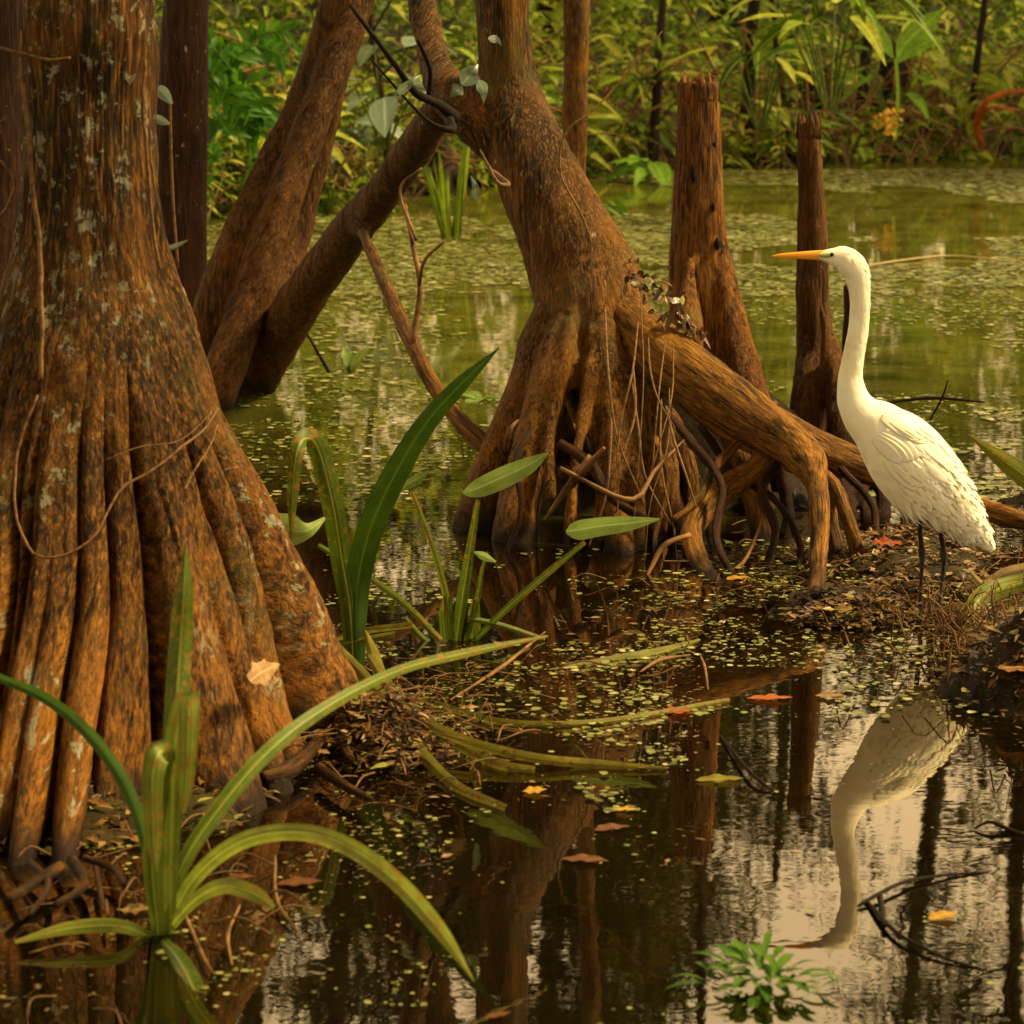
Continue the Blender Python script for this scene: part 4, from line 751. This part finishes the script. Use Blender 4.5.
for rows, r, lf, lab in V_:
    pts = np.array([front(x, y, .012+lf) for x, y in rows]); q = cat(pts, 40); q = q+.004*np.stack([fbm(q*30, 2), fbm(q*30+9, 2), 0*q[:, 0]], -1); b = MB(); tube(b, q, r*.5*mpp(q[0])*1.1, 8, rough=.3)
    tag(b.build('vine', M['vine']), lab, 'vine')
e = empty('climbing_vine', at(180, 270, 5.9), 'thin vine with small pale leaves on the dark red-brown stem', 'vine')
b = MB(); P, R = pxtube([(170, 95, 5.9, 1.5), (171, 150, 5.9, 1.6), (173, 200, 5.9, 1.6), (178, 268, 5.9, 1.6)], 20); tube(b, P, R, 6); b.build('stem', M['vine'], e)
for rows in ([(153, 87, 2), (162, 92, 13), (172, 104, 3)], [(148, 114, 2), (160, 120, 9), (170, 124, 2)], [(160, 250, 2), (175, 246, 5), (188, 240, 1)]):
    leafpx(e, [(x, y, 5.88, w_) for x, y, w_ in rows], M['pale'], .5, .2, 10)
b = MB(); P, R = pxtube([(660, 30, 4.9, .5), (600, 100, 4.86, 1), (565, 130, 4.84, 1.2), (560, 170, 4.83, 1.2), (580, 210, 4.8, 1.3), (590, 240, 4.8, 1), (588, 262, 4.8, .6)], 30)
P[:, 1] -= .15; tube(b, P, R, 6); tag(b.build('vine', M['vine']), 'pale wiry vine hanging beside the middle trunk', 'vine')

# ------------------------------------------------------------------ duckweed and floating scum
def floaters(name, zones, label):
    b = MB()
    for (x0, x1, y0, y1, n, s0, s1_, thr, sc_) in zones:
        x = rng.uniform(x0, x1, n); y = rng.uniform(y0, y1, n); k = fbm2(x, y, sc_, 4, 3.)+.25*fbm2(x, y, sc_*5, 3, 8.) > thr; y = y*K; k &= height(x, y) < .0; x, y = x[k], y[k]; N = len(x)
        s = (s0*.6+(s1_*1.5-s0*.6)*rng.random(N)**3.2); a0 = rng.uniform(0, 6.28, N); asp = rng.uniform(.8, 1.7, N)
        th = a0[:, None]+np.arange(6)[None]*np.pi/3; rr = s[:, None]*rng.uniform(.6, 1.1, (N, 6))
        V = np.stack([x[:, None]+rr*np.cos(th), y[:, None]+rr*np.sin(th)*asp[:, None], np.full((N, 6), .0045)+rng.uniform(0, .003, (N, 1))], -1)
        Fq = (np.arange(N)*6)[:, None, None]+np.array([[0, 1, 2, 3], [0, 3, 4, 5]])[None]
        b.add(V, Fq, np.stack([np.ones((N, 6))*.5, np.ones((N, 6))*.5, np.repeat(rng.random(N)[:, None], 6, 1)], -1))
    return tag(b.build(name, M['duckweed'], smooth=False), label, 'duckweed', kind='stuff')
floaters('duckweed', [
 (-3, 4.5, 9.6, 12.8, 60000, .008, .026, .0, .8), (-3, 3.6, 8.0, 9.8, 46000, .006, .020, .06, .8), (-2.4, 3.0, 6.0, 8.3, 22000, .005, .014, .09, 1.3), (-2, 2.4, 4.9, 6.2, 11000, .003, .012, .10, 2.0),
 (.9, 2.4, 4.9, 6.0, 6000, .006, .018, -.1, 1.5), (-3.4, -.2, 5.9, 8, 4000, .007, .02, .05, 1.5),
 (-.5, 1.2, 3.5, 4.6, 6500, .0022, .009, .08, 5), (.25, 1.3, 3.75, 4.4, 4500, .0022, .008, .06, 6), (-.5, .35, 3.1, 3.9, 6500, .002, .0085, .03, 6), (-.95, -.1, 2.5, 3.1, 2200, .0015, .006, .0, 7), (-.6, 1.1, 2.3, 3.6, 1100, .0015, .005, .1, 4)],
 'specks and rafts of yellow-green duckweed on the water')
# leaf litter on the mud
b = MB(); N = 9000
zones = [(gnd(900, 570), .42, .36, 3600), (gnd(1080, 520), .5, .5, 2600), (gnd(370, 750), .2, .17, 2400), (gnd(700, 545), .3, .2, 1200), (gnd(1040, 690), .22, .2, 2200), (gnd(840, 620), .3, .15, 2600), (gnd(150, 840), .4, .2, 1500), (gnd(800, 630), .3, .15, 900)]
for c, sx_, sy_, n in zones:
    x = rng.normal(c[0], sx_*.7, n); y = rng.normal(c[1], sy_*.7*K, n); z = height(x, y); k = z > -.012; x, y, z = x[k], y[k], np.maximum(z[k], 0)+.004; n = len(x); a = rng.uniform(0, 6.28, n)
    L = rng.uniform(.008, .035, n)*rng.choice([.7, 1, 1, 1.4], n)
    leaves(b, np.c_[x, y, z+rng.uniform(0, .010, n)], np.c_[np.cos(a), np.sin(a), rng.uniform(-.15, .35, n)], np.c_[rng.normal(0, .35, n), rng.normal(0, .35, n), np.ones(n)], L, L*rng.uniform(.2, .6, n), rng.uniform(-.2, .4, n), 'ovate', 3, .3)
tag(b.build('leaf_litter', M['litter']), 'wet brown leaf litter covering the mud', 'leaf litter', kind='stuff')
b = MB()
for (x0, x1, y0, y1, n, thr) in ((-.5, 1.4, 3.3, 4.7, 5000, .05), (-.6, .5, 2.9, 3.9, 2500, .02), (-.9, 0, 2.5, 3.0, 700, .0), (.8, 2.2, 4.8, 5.8, 1500, .0)):
    x = rng.uniform(x0, x1, n); y = rng.uniform(y0, y1, n); k = fbm2(x, y, 4, 3, 11.) > thr; y = y*K; k &= height(x, y) < 0; x, y = x[k], y[k]; n = len(x); a = rng.uniform(0, 6.28, n); L = .005+.022*rng.random(n)**3
    leaves(b, np.c_[x, y, np.full(n, .004)], np.c_[np.cos(a), np.sin(a), rng.uniform(-.02, .12, n)], np.c_[rng.normal(0, .2, n), rng.normal(0, .2, n), np.ones(n)], L, L*rng.uniform(.15, .5, n), 0, 'ovate', 3, .2)
tag(b.build('floating_litter', M['litter']), 'brown scraps of leaf floating among the duckweed', 'leaf litter', kind='stuff')
# straw and fine roots (hummock, foot of big trunk)
b = MB()
for c, s_, n, hgt in ((surf(1020, 650), .15, 420, .08), (surf(1060, 560), .2, 120, .03), (surf(375, 740), .14, 160, .03), (surf(60, 890), .22, 60, .03), (surf(760, 600), .2, 50, .02), (surf(900, 560), .25, 60, .015), (surf(440, 700), .15, 50, .015)):
    for k in range(n):
        x, y = rng.normal(c[0], s_), rng.normal(c[1], s_*.8*K); z = max(0, hz_((x, y))); a = rng.uniform(0, 6.28); L = rng.uniform(.03, .14); d = np.array([math.cos(a), math.sin(a), 0]); p = np.array([x, y, z+.006+rng.uniform(0, hgt*.5)])
        q = cat([p, p+d*L*.5+np.array([rng.normal(0, .01), rng.normal(0, .01), rng.uniform(0, hgt)]), p+d*L+np.array([0, 0, rng.uniform(-.01, hgt*.3)])], 7); tube(b, q, rng.uniform(.0007, .0022), 4, rnd=rng.random())
tag(b.build('dead_stems', M['vine']), 'loose dead stems and rootlets scattered over mud and scum', 'dead stems', kind='stuff')
b = MB(); P, R = [gnd(866, 268), gnd(905, 262), gnd(950, 258), gnd(1000, 262)], .006; tube(b, cat(np.array(P)+np.array([0, 0, .012]), 20), .005, 6); tag(b.build('floating_stick', M['straw']), 'long pale stick floating on the green water behind the egret', 'stick')
for k, (rows, lab) in enumerate((([(880, 404, 5.6, 1), (930, 398, 5.6, 2), (985, 402, 5.6, 1)], 'dark stick on the scum behind the egret back'), ([(930, 420, 5.2, 1), (942, 398, 5.2, 1.2), (948, 380, 5.2, .6)], 'upright black twig behind the egret back'), ([(305, 330, 6.5, 1), (325, 365, 6.5, 2), (345, 400, 6.5, 1)], 'thin twig in the water by the small arrowhead plant'))):
    b = MB(); P, R = pxtube(rows, 12); tube(b, P, R, 6); tag(b.build('twig', M['dark_twig']), lab, 'twig')

# ------------------------------------------------------------------ small plants in the far water
def rosette(name, x, y, lab, n, L, W, mt, shape, el=(.5, 1.2), stalk=.0, group=None, seed=0, droop=.3, rn=(0, 1)):
    c = gnd(x, y, max(0., hz_(gnd(x, y)))) ; e = empty(name, c, lab, 'plant', group)
    r = np.random.default_rng(seed+int(x)*7+int(y))
    for k in range(n):
        a = r.uniform(0, 6.28); ee = r.uniform(*el); d = np.array([math.cos(a)*math.cos(ee), math.sin(a)*math.cos(ee), math.sin(ee)]); ln = L*r.uniform(.6, 1.15); base = c+np.array([math.cos(a), math.sin(a), 0])*L*.06
        if stalk:
            hs = stalk*r.uniform(.5, 1.1); tip = base+np.array([d[0]*hs*.6, d[1]*hs*.6, hs]); s = MB(); tube(s, cat([base, (base+tip)/2+np.array([0, 0, .02]), tip], 8), .002+L*.009, 5); s.build('stalk', M['stalk'], e)
            base = tip; d = np.array([math.cos(a), math.sin(a), r.uniform(-.5, .3)])
        b = MB(); leaves(b, base[None], d[None], np.array([[0, 0, 1.]])+r.normal(0, .2, (1, 3)), ln, W*r.uniform(.7, 1.2), droop*r.uniform(.3, 1.3), shape, 7, .3, rnd=np.array([r.uniform(*rn)])); b.build('leaf', mt, e)
    return e
rosette('arrowhead_plant', 350, 372, 'small pale arrowhead plant in the water behind the leaning trunk foot', 9, .16, .05, M['arum'], 'lance', (.4, 1.2))
rosette('arrowhead_plant', 480, 400, 'low pale leaf cluster floating left of the stilt roots', 5, .12, .07, M['arum'], 'ovate', (.0, .4))
rosette('iris', 452, 238, 'clump of upright green blades behind the middle tree crook', 11, .62, .05, M['bush'], 'blade', (1.25, 1.55), rn=(.4, .8), droop=.02)
rosette('iris', 245, 180, 'upright blades seen between the leaning stems', 7, .5, .05, M['bush'], 'blade', (1.2, 1.5), rn=(.2, .7), droop=.05)
NB = [(620, 150, 'broad bright leaves of the clump left of the tall stump', 12, .45, .16, 'glow', .3), (650, 182, 'low bright leaves at the waterline left of the tall stump', 9, .34, .13, 'glow', .15), (600, 215, 'light green leaf clump at the water right of the slender stem', 7, .32, .13, 'bush', .1),
      (385, 150, 'pale broad leaves catching light behind the leaning trunk', 12, .34, .17, 'pale', .55), (345, 175, 'silvery low arum leaves by the far bank', 9, .30, .14, 'pale', .35), (330, 215, 'green arum clump at the left bank edge', 9, .3, .12, 'bush', .2),
      (895, 135, 'tall clump with one bright upright leaf at top right', 6, .5, .12, 'glow', .6), (830, 110, 'dark glossy drooping leaves above the narrow stump', 14, .5, .12, 'bush', .7), (760, 130, 'drooping leaf clump right of the tall stump', 12, .45, .10, 'bush', .6),
      (960, 150, 'low olive leaves along the right far bank', 9, .32, .08, 'bush', .3), (725, 160, 'small leaf clump at the bank between the two stumps', 8, .3, .08, 'bush', .2)]
for (x, y, lab, n, L, W, mt, st) in NB: rosette('bank_plant', x, y, lab, n, L, W, M[mt], 'lance' if W < .14 else 'ovate', (.5, 1.2), st, 'leafy plants on the far bank', droop=.4)
e = empty('bank_plant', gnd(905, 150, .1), 'pair of big glowing leaves rising in a V at top right', 'plant', 'leafy plants on the far bank')
for rows in ([(898, 60, 2), (905, 45, 16), (922, 28, 20), (942, 10, 2)], [(893, 58, 2), (884, 42, 12), (872, 25, 10), (862, 14, 2)], [(898, 62, 2), (915, 48, 12), (935, 40, 8), (945, 42, 1)], [(895, 140, 3), (898, 95, 3), (896, 58, 3)]):
    leafpx(e, [(x, y, 12.3, w_*1.15) for x, y, w_ in rows], M['glow'], .9, .25, 14)
# fern-like bright shrub left
e = empty('fern', at(215, 215, 9.5), 'vivid green feathery fern between the two left stems', 'fern')
for k in range(26):
    r0 = at(226+rng.uniform(-20, 26), rng.uniform(60, 215), 9.5+rng.uniform(-.25, .25)); a = rng.uniform(-1.4, 1.4); L = rng.uniform(.22, .5)
    tip = r0+np.array([math.sin(a)*L*.8, rng.uniform(-.3, .2), L*rng.uniform(.2, .7)]); ax = cat([r0, (r0+tip)/2+np.array([0, 0, .07]), tip-np.array([0, 0, .04])], 9); b = MB(); T = nrm(np.gradient(ax, axis=0))
    for sg in (-1, 1):
        sd_ = nrm(np.cross(T, nrm(np.array([rng.normal(0, .4), 1., rng.normal(.3, .3)]))))*sg; leaves(b, ax[2:], sd_[2:]*.9+T[2:]*.7+rng.normal(0, .15, (7, 3)), np.tile([0, -1., .4], (7, 1))+rng.normal(0, .3, (7, 3)), rng.uniform(.10, .17, 7), .045, .3, 'lance', 4)
    tube(b, ax, .004, 4); b.build('frond', M['fern'], e)

for k, (x, yb, yt, r, lab) in enumerate(((652, 168, -60, 5, 'thin dark sapling left of the tall stump'), (748, 160, -60, 7, 'dark sapling between the two stumps'), (862, 150, -60, 6, 'leaning dark sapling above the egret head'), (968, 148, -60, 4, 'slim sapling at the upper right'), (392, 205, -60, 4, 'slim sapling between leaning trunk and middle tree'), (790, 158, -60, 3, 'wiry sapling above the narrow stump'))):
    e = empty('sapling', gnd(x, yb, .02), lab, 'sapling', 'saplings on the far bank'); Yq = gnd(x, yb, .02)[1]/K-.15; j = rng.uniform(-22, 22)
    b = MB(); P, R = pxtube([(x, yb, Yq, r*1.5), (x+j*.3, yb*.6, Yq, r), (x+j*.8, yb*.2, Yq, r*.85), (x+j*1.3, yt, Yq, r*.8)], 30); P = P+.03*np.stack([fbm(P*2+k, 2), 0*P[:, 0], 0*P[:, 0]], -1); tube(b, P, R, 8, rough=.3, seed=k); b.build('trunk', M['bark_far'], e)
    for q in range(5):
        i_ = int(rng.integers(4, 26)); d = np.array([rng.uniform(-1, 1), -.3, rng.uniform(.1, .8)]); L = rng.uniform(.3, .8); ax = cat([P[i_], P[i_]+d*L*.5+[0, 0, .05], P[i_]+d*L], 8); b = MB(); tube(b, ax, np.linspace(.008, .003, 8), 5); b.build('branch', M['bark_far'], e)
        n = 8; b = MB(); leaves(b, ax[rng.integers(2, 8, n)], np.tile(d, (n, 1))+rng.normal(0, .7, (n, 3)), rng.normal(0, .4, (n, 3))+np.array([0, -.3, 1]), rng.uniform(.10, .22, n), rng.uniform(.04, .08, n), .4, 'ovate', 4, .3); b.build('foliage', M['bush'], e)

# mossy bank stumps and knees
for (x, y, r, hh, lab, lean) in ((885, 150, 26, .85, 'dark knobby stump with orange fungus on the far bank', .1), (820, 150, 38, .65, 'squat black root stump on the far bank', 0), (440, 190, 16, .5, 'small rotten stump behind the crook of the middle tree', 0)):
    c = gnd(x, y, .03); m_ = mpp(c); e = empty('bank_stump', c, lab, 'stump', 'old stumps on the far bank'); tb = []
    z = np.array([-.1, .1, .3, .6, 1.0])*hh; tb.append((c+np.c_[lean*z, 0*z, z], r*m_*np.array([1.3, .9, .7, .6, .45])))
    for k in range(5): a = rng.uniform(0, 6.28); d = np.array([math.cos(a), math.sin(a), 0]); tb.append((np.array([c+[0, 0, .35*hh], c+d*r*m_*1.0+[0, 0, .12], c+d*r*m_*1.9+[0, 0, -.05]]), np.array([.4, .3, .2])*r*m_))
    organic('trunk', [(cat(P_, 10), np.interp(np.linspace(0, 1, 10), np.linspace(0, 1, len(R_)), R_)) for P_, R_ in tb], .022, M['bark_far'], e, smooth=3, amp=.03, nscale=7)
c = at(888, 122, 12.2); b = MB(); n = 40; leaves(b, c+rng.normal(0, .05, (n, 3))*np.array([.8, .6, 1.1]), rng.normal(0, 1, (n, 3)), np.tile([0, -1., .5], (n, 1)), .05, .04, .1, 'ovate', 3, rnd=rng.random(n)); tag(b.build('fungus_patch', M['gold_leaf']), 'mustard yellow fungus patch low on the knobby stump', 'fungus', kind='stuff')
e = empty('red_frond', gnd(985, 150, .05), 'rust red dead frond arching over the right far bank', 'frond')
for rows in ([(982, 148, 12.6, 5), (977, 125, 12.5, 6), (985, 103, 12.4, 5), (1005, 93, 12.4, 4), (1030, 90, 12.4, 2)], [(978, 120, 12.5, 3), (990, 108, 12.4, 3), (1018, 110, 12.4, 2)]):
    b = MB(); P, R = pxtube(rows, 20); ribbon(b, P, R*1.3, fold=.4, rnd=.5); b.build('leaf', M['red_dead'], e)

# ------------------------------------------------------------------ dense undergrowth along the far bank
def bank_pts(n, spread):
    x = rng.uniform(-5.2, 6.5, n); y = bankline(x)+rng.exponential(spread, n)*K-.05; return x, y, height(x, y)
b = MB(); nc = 150; x, y, z = bank_pts(nc, 1.3); hue = rng.uniform(.2, 1, nc)
for k in range(nc):
    n = int(rng.uniform(7, 15)); a = rng.uniform(0, 6.28, n); t = rng.random(n); h = rng.uniform(.15, .9); lance = rng.random() < .55; L = rng.uniform(.18, .40)*rng.uniform(.6, 1.2, n)
    leaves(b, np.c_[x[k]+np.cos(a)*.14*t, y[k]+np.sin(a)*.14*t, z[k]+h*(.4+.6*t)], np.c_[np.cos(a), np.sin(a), rng.uniform(-.2, 1.1, n)], np.c_[rng.normal(0, .3, n), rng.normal(-.5, .3, n), np.ones(n)], L, L*(.2 if lance else .42), rng.uniform(.2, .6, n), 'lance' if lance else 'ovate', 6, .3, rnd=np.clip(hue[k]+rng.normal(0, .1, n), 0, 1))
tag(b.build('broadleaf_undergrowth', M['bush']), 'large-leaved plants mixed through the far bank', 'undergrowth', kind='stuff')
b = MB()
# clumps: each a tuft centre with leaves around
nc = 620; x, y, z = bank_pts(nc, 1.9); hgt = rng.uniform(.15, 1.0, nc)*np.clip(.45+(y-bankline(x))*.45/K, .4, 1.7); hue = np.clip(rng.normal(.45, .22, nc)+.10*(x > 0), 0, 1)
for k in range(nc):
    n = int(rng.uniform(16, 42)); t = rng.random(n)**.8; a = rng.uniform(0, 6.28, n); rad = .05+.28*t*rng.random(n)
    bs = np.c_[x[k]+np.cos(a)*rad, y[k]+np.sin(a)*rad, z[k]+t*hgt[k]]; d = np.c_[np.cos(a), np.sin(a), rng.uniform(-.5, .9, n)]
    L = rng.uniform(.06, .2)*rng.uniform(.6, 1.3, n); typ = rng.choice(['lance', 'ovate'], p=[.6, .4])
    leaves(b, bs, d, np.c_[rng.normal(0, .4, n), rng.normal(-.3, .4, n), np.ones(n)], L, L*(.22 if typ == 'lance' else .5), .4, typ, 3, .3, rnd=np.clip(hue[k]+rng.normal(0, .15, n), 0, 1))
tag(b.build('undergrowth', M['bush']), 'dense tangled green undergrowth on the far bank', 'undergrowth', kind='stuff')
b = MB(); n = 2600; x, y, z = bank_pts(n, 1.1); a = rng.uniform(0, 6.28, n); leaves(b, np.c_[x, y, z], np.c_[np.cos(a)*.4, np.sin(a)*.4, np.ones(n)], np.c_[np.sin(a), -np.cos(a), 0*a], rng.uniform(.2, .65, n), rng.uniform(.008, .02, n), rng.uniform(0, .8, n), 'blade', 5, .3)
tag(b.build('grass', M['straw']), 'dry arching grass blades along the far bank', 'grass', kind='stuff')
b = MB()
for k in range(900):
    x, y, z = bank_pts(1, .8); p = np.array([x[0], y[0], z[0]+rng.uniform(0, .4)]); a = rng.uniform(0, 6.28); L = rng.uniform(.3, 1.3); el = rng.uniform(-.2, 1.0); d = np.array([math.cos(a)*math.cos(el), .5*math.sin(a)*math.cos(el), math.sin(el)])
    q = cat([p, p+d*L*.4+rng.normal(0, .06, 3), p+d*L*.75+rng.normal(0, .08, 3), p+d*L+np.array([0, 0, -.25*rng.random()])], 10); tube(b, q, rng.uniform(.003, .011), 5, rnd=rng.random())
tag(b.build('bramble', M['twig']), 'tangle of bare brown stems and roots in the far undergrowth', 'bramble', kind='stuff')

b = MB(); nc = 420; x = rng.uniform(-9, 10, nc); y = bankline(x)+rng.uniform(2.5, 6.5, nc)*K; z = height(x, y); hh = rng.uniform(1.2, 4.2, nc)*np.where((x > 2.2) & (x < 5.5), .75, 1); hue = np.clip(rng.normal(.55, .25, nc), 0, 1)
for k in range(nc):
    n = 90; t = rng.random(n)**.7; a = rng.uniform(0, 6.28, n); rad = .1+.55*np.sqrt(rng.random(n))*(1.1-t*.6)
    leaves(b, np.c_[x[k]+np.cos(a)*rad, y[k]+np.sin(a)*rad, z[k]+t*hh[k]], np.c_[np.cos(a), np.sin(a), rng.uniform(-.5, .7, n)], np.c_[rng.normal(0, .5, n), rng.normal(-.3, .4, n), np.ones(n)], rng.uniform(.10, .24, n), rng.uniform(.04, .09, n), .4, 'ovate', 2, .3, rnd=np.clip(hue[k]+rng.normal(0, .12, n), 0, 1))
tag(b.build('thicket', M['bush']), 'tall green thicket rising behind the far bank', 'thicket', kind='stuff')
# ------------------------------------------------------------------ forest beyond the pond (mirrored in the water)
def far_tree(x, y, h, r, lab, cr, seed, nl=5200, crown0=.18):
    g = np.random.default_rng(seed); z0 = float(height(np.array([x]), np.array([y]))[0]); e = empty('swamp_tree', (x, y, z0), lab, 'tree', 'trees beyond the pond')
    lean = g.normal(0, .05, 2); zz = np.linspace(-.2, h, 14); P = np.c_[x+lean[0]*zz+.15*np.sin(zz*.5+seed), y+lean[1]*zz, z0+zz]; R = r*(1-.75*zz/h)+r*.8*np.exp(-np.maximum(zz, 0)*2.2)
    b = MB(); tube(b, cat(np.c_[P, R], 40)[:, :3], cat(np.c_[P, R], 40)[:, 3], 14, rough=.15, seed=seed); tips = []
    for k in range(26):
        f = g.uniform(crown0, .97); p = np.array([np.interp(f*h, zz, P[:, i_]) for i_ in range(3)]); a = g.uniform(0, 6.28); L = cr*g.uniform(.5, 1.1)*(1.15-f*.5); d = np.array([math.cos(a), math.sin(a), g.uniform(-.05, .6)])
        q = cat([p, p+d*L*.5+g.normal(0, .1, 3), p+d*L+np.array([0, 0, -.1])], 9); tube(b, q, np.linspace(r*.3, .012, 9), 6, rough=.2, seed=k)
        for m_ in range(4):
            s = q[g.integers(3, 9)]; d2 = d+g.normal(0, .7, 3); q2 = cat([s, s+d2*L*.25, s+d2*L*.42+np.array([0, 0, -.12])], 6); tube(b, q2, np.linspace(.02, .005, 6), 4); tips += [q2[3], q2[5], q2[4]]
    b.build('trunk', M['bark_far'], e); tips = np.array(tips); ix = g.integers(0, len(tips), nl)
    c = tips[ix]+g.normal(0, .24, (nl, 3))*np.array([1, 1, .8]); ch = g.random(len(tips)); lb = MB()
    leaves(lb, c, g.normal(0, 1, (nl, 3)), g.normal(0, 1, (nl, 3))+np.array([0, 0, 1.2]), g.uniform(.09, .2, nl), g.uniform(.04, .085, nl), .2, 'ovate', 2, .3, rnd=np.clip(ch[ix]*.8+g.random(nl)*.3, 0, 1)); lb.build('crown', M['canopy'], e)
FT = [(-7, 16, 15, .24, 2.2), (-4.8, 13.8, 13, .18, 1.9), (-3.4, 18, 16, .26, 2.4), (-2.0, 15.2, 14, .20, 1.9), (-.9, 18.5, 17, .28, 2.3), (.3, 15, 13.5, .16, 1.7), (1.2, 17.5, 15, .22, 1.9), (2.25, 15.6, 11.5, .13, 1.2), (3.6, 19.5, 9.5, .20, 1.8), (4.5, 16.4, 6.2, .15, 1.5), (6.3, 18.5, 13, .22, 1.8), (8, 17, 14, .2, 2.0),
      (-5.5, 22, 18, .3, 2.6), (0.4, 22, 20, .3, 2.6), (7.5, 25, 18, .3, 2.6), (3.3, 27, 12, .3, 2.2), (-9.5, 19, 17, .3, 2.6), (10.5, 20, 16, .3, 2.6)]
words = ['broad', 'slim', 'lofty', 'crooked', 'towering', 'young', 'straight', 'stunted', 'open-crowned', 'short bushy', 'sturdy', 'leafy']
spots = ['beyond the left bank', 'behind the feathery fern', 'behind the leaning ribbed trunk', 'behind the crook of the middle tree', 'behind the upper middle trunk', 'behind the slender stem', 'behind the tall stump', 'behind the narrow stump', 'behind the egret head', 'behind the V of glowing leaves', 'behind the rust red frond', 'beyond the right bank']
for k, (x, y, h, r, cr) in enumerate(FT):
    lab = f'{words[k]} olive tree {spots[k]}' if k < 12 else ['tallest back-row tree at the left', 'tallest back-row tree at the centre', 'back-row tree toward the right', 'thin back-row tree right of centre', 'outermost forest tree at the left', 'outermost forest tree at the right'][k-12]
    far_tree(x, (y+2.5)*K, h, r, lab, cr, 40+k, 17000 if x < 1.5 else 6500)

for k, (x, y, h, r, cr) in enumerate([(-3.4, -1.2, 9, .2, 2.4), (-4.6, 2.2, 9, .2, 2.4), (.6, -3.6, 9, .2, 2.6), (4.2, -3.8, 9, .2, 2.4), (-5.2, 9.0, 10, .2, 2.2), (-2.2, -3.8, 9, .2, 2.6), (2.6, -6, 10, .2, 2.6), (7.2, 27, 10, .22, 2.4), (9.5, 30, 12, .24, 2.6), (12.0, 26, 12, .24, 2.6)]):  # out-of-frame trees added to block fill light and dapple the far bank
    far_tree(x, y, h, r, 'out-of-frame tree added for shade, standing ' + ['left of the photographer', 'left of the massive trunk', 'behind the photographer', 'behind the photographer to the right', 'beyond the left edge of the pool', 'behind and left of the photographer', 'farther behind the photographer', 'on the right bank nearest the pool', 'on the right bank farther back', 'outermost on the right bank'][k], cr, 80+k, 5000, .16)
# crowns of the standing cypresses, above the frame: they shade the pool
def crown(parent, cx, cy_, z0, z1, rx, ry, n, seed, r=.05):
    g = np.random.default_rng(seed); tips = []; lb = MB(); bb = MB()
    for k in range(22):
        a = g.uniform(0, 6.28); q = g.uniform(.35, 1); zt = g.uniform(z0, z1); tip = np.array([cx+math.cos(a)*rx*q, cy_+math.sin(a)*ry*q, zt]); st = np.array([cx, cy_, zt-.6*q])
        ax = cat([st, (st+tip)/2+np.array([0, 0, .15]), tip], 12); tube(bb, ax, np.linspace(r, .008, 12), 6, rough=.2, seed=k); tips += [ax[j]+g.normal(0, .18, 3) for j in range(4, 12)]
    tips = np.array(tips); c = tips[g.integers(0, len(tips), n)]+g.normal(0, .22, (n, 3))*np.array([1, 1, .6])
    c = c[c[:, 2] > 2.6]; n = len(c)
    leaves(lb, c, g.normal(0, 1, (n, 3)), g.normal(0, .6, (n, 3))+np.array([0, 0, 1]), g.uniform(.12, .24, n), g.uniform(.05, .10, n), .2, 'ovate', 2, .3, rnd=g.random(n))
    bb.build('crown_branches', M['bark_far'], parent); lb.build('crown', M['canopy'], parent)
for nm, cx, cy_, z0, z1, rx, ry, n, sd_ in (('a', -.9, 3.4*K, 4.0, 6.3, 2.5, 4.4, 10000, 1), ('b', .1, 4.9*K, 4.6, 7.0, 2.4, 3.6, 8000, 2)):
    crown(BIG if nm == 'a' else mt_, cx, cy_, z0, z1, rx, ry, n, sd_)
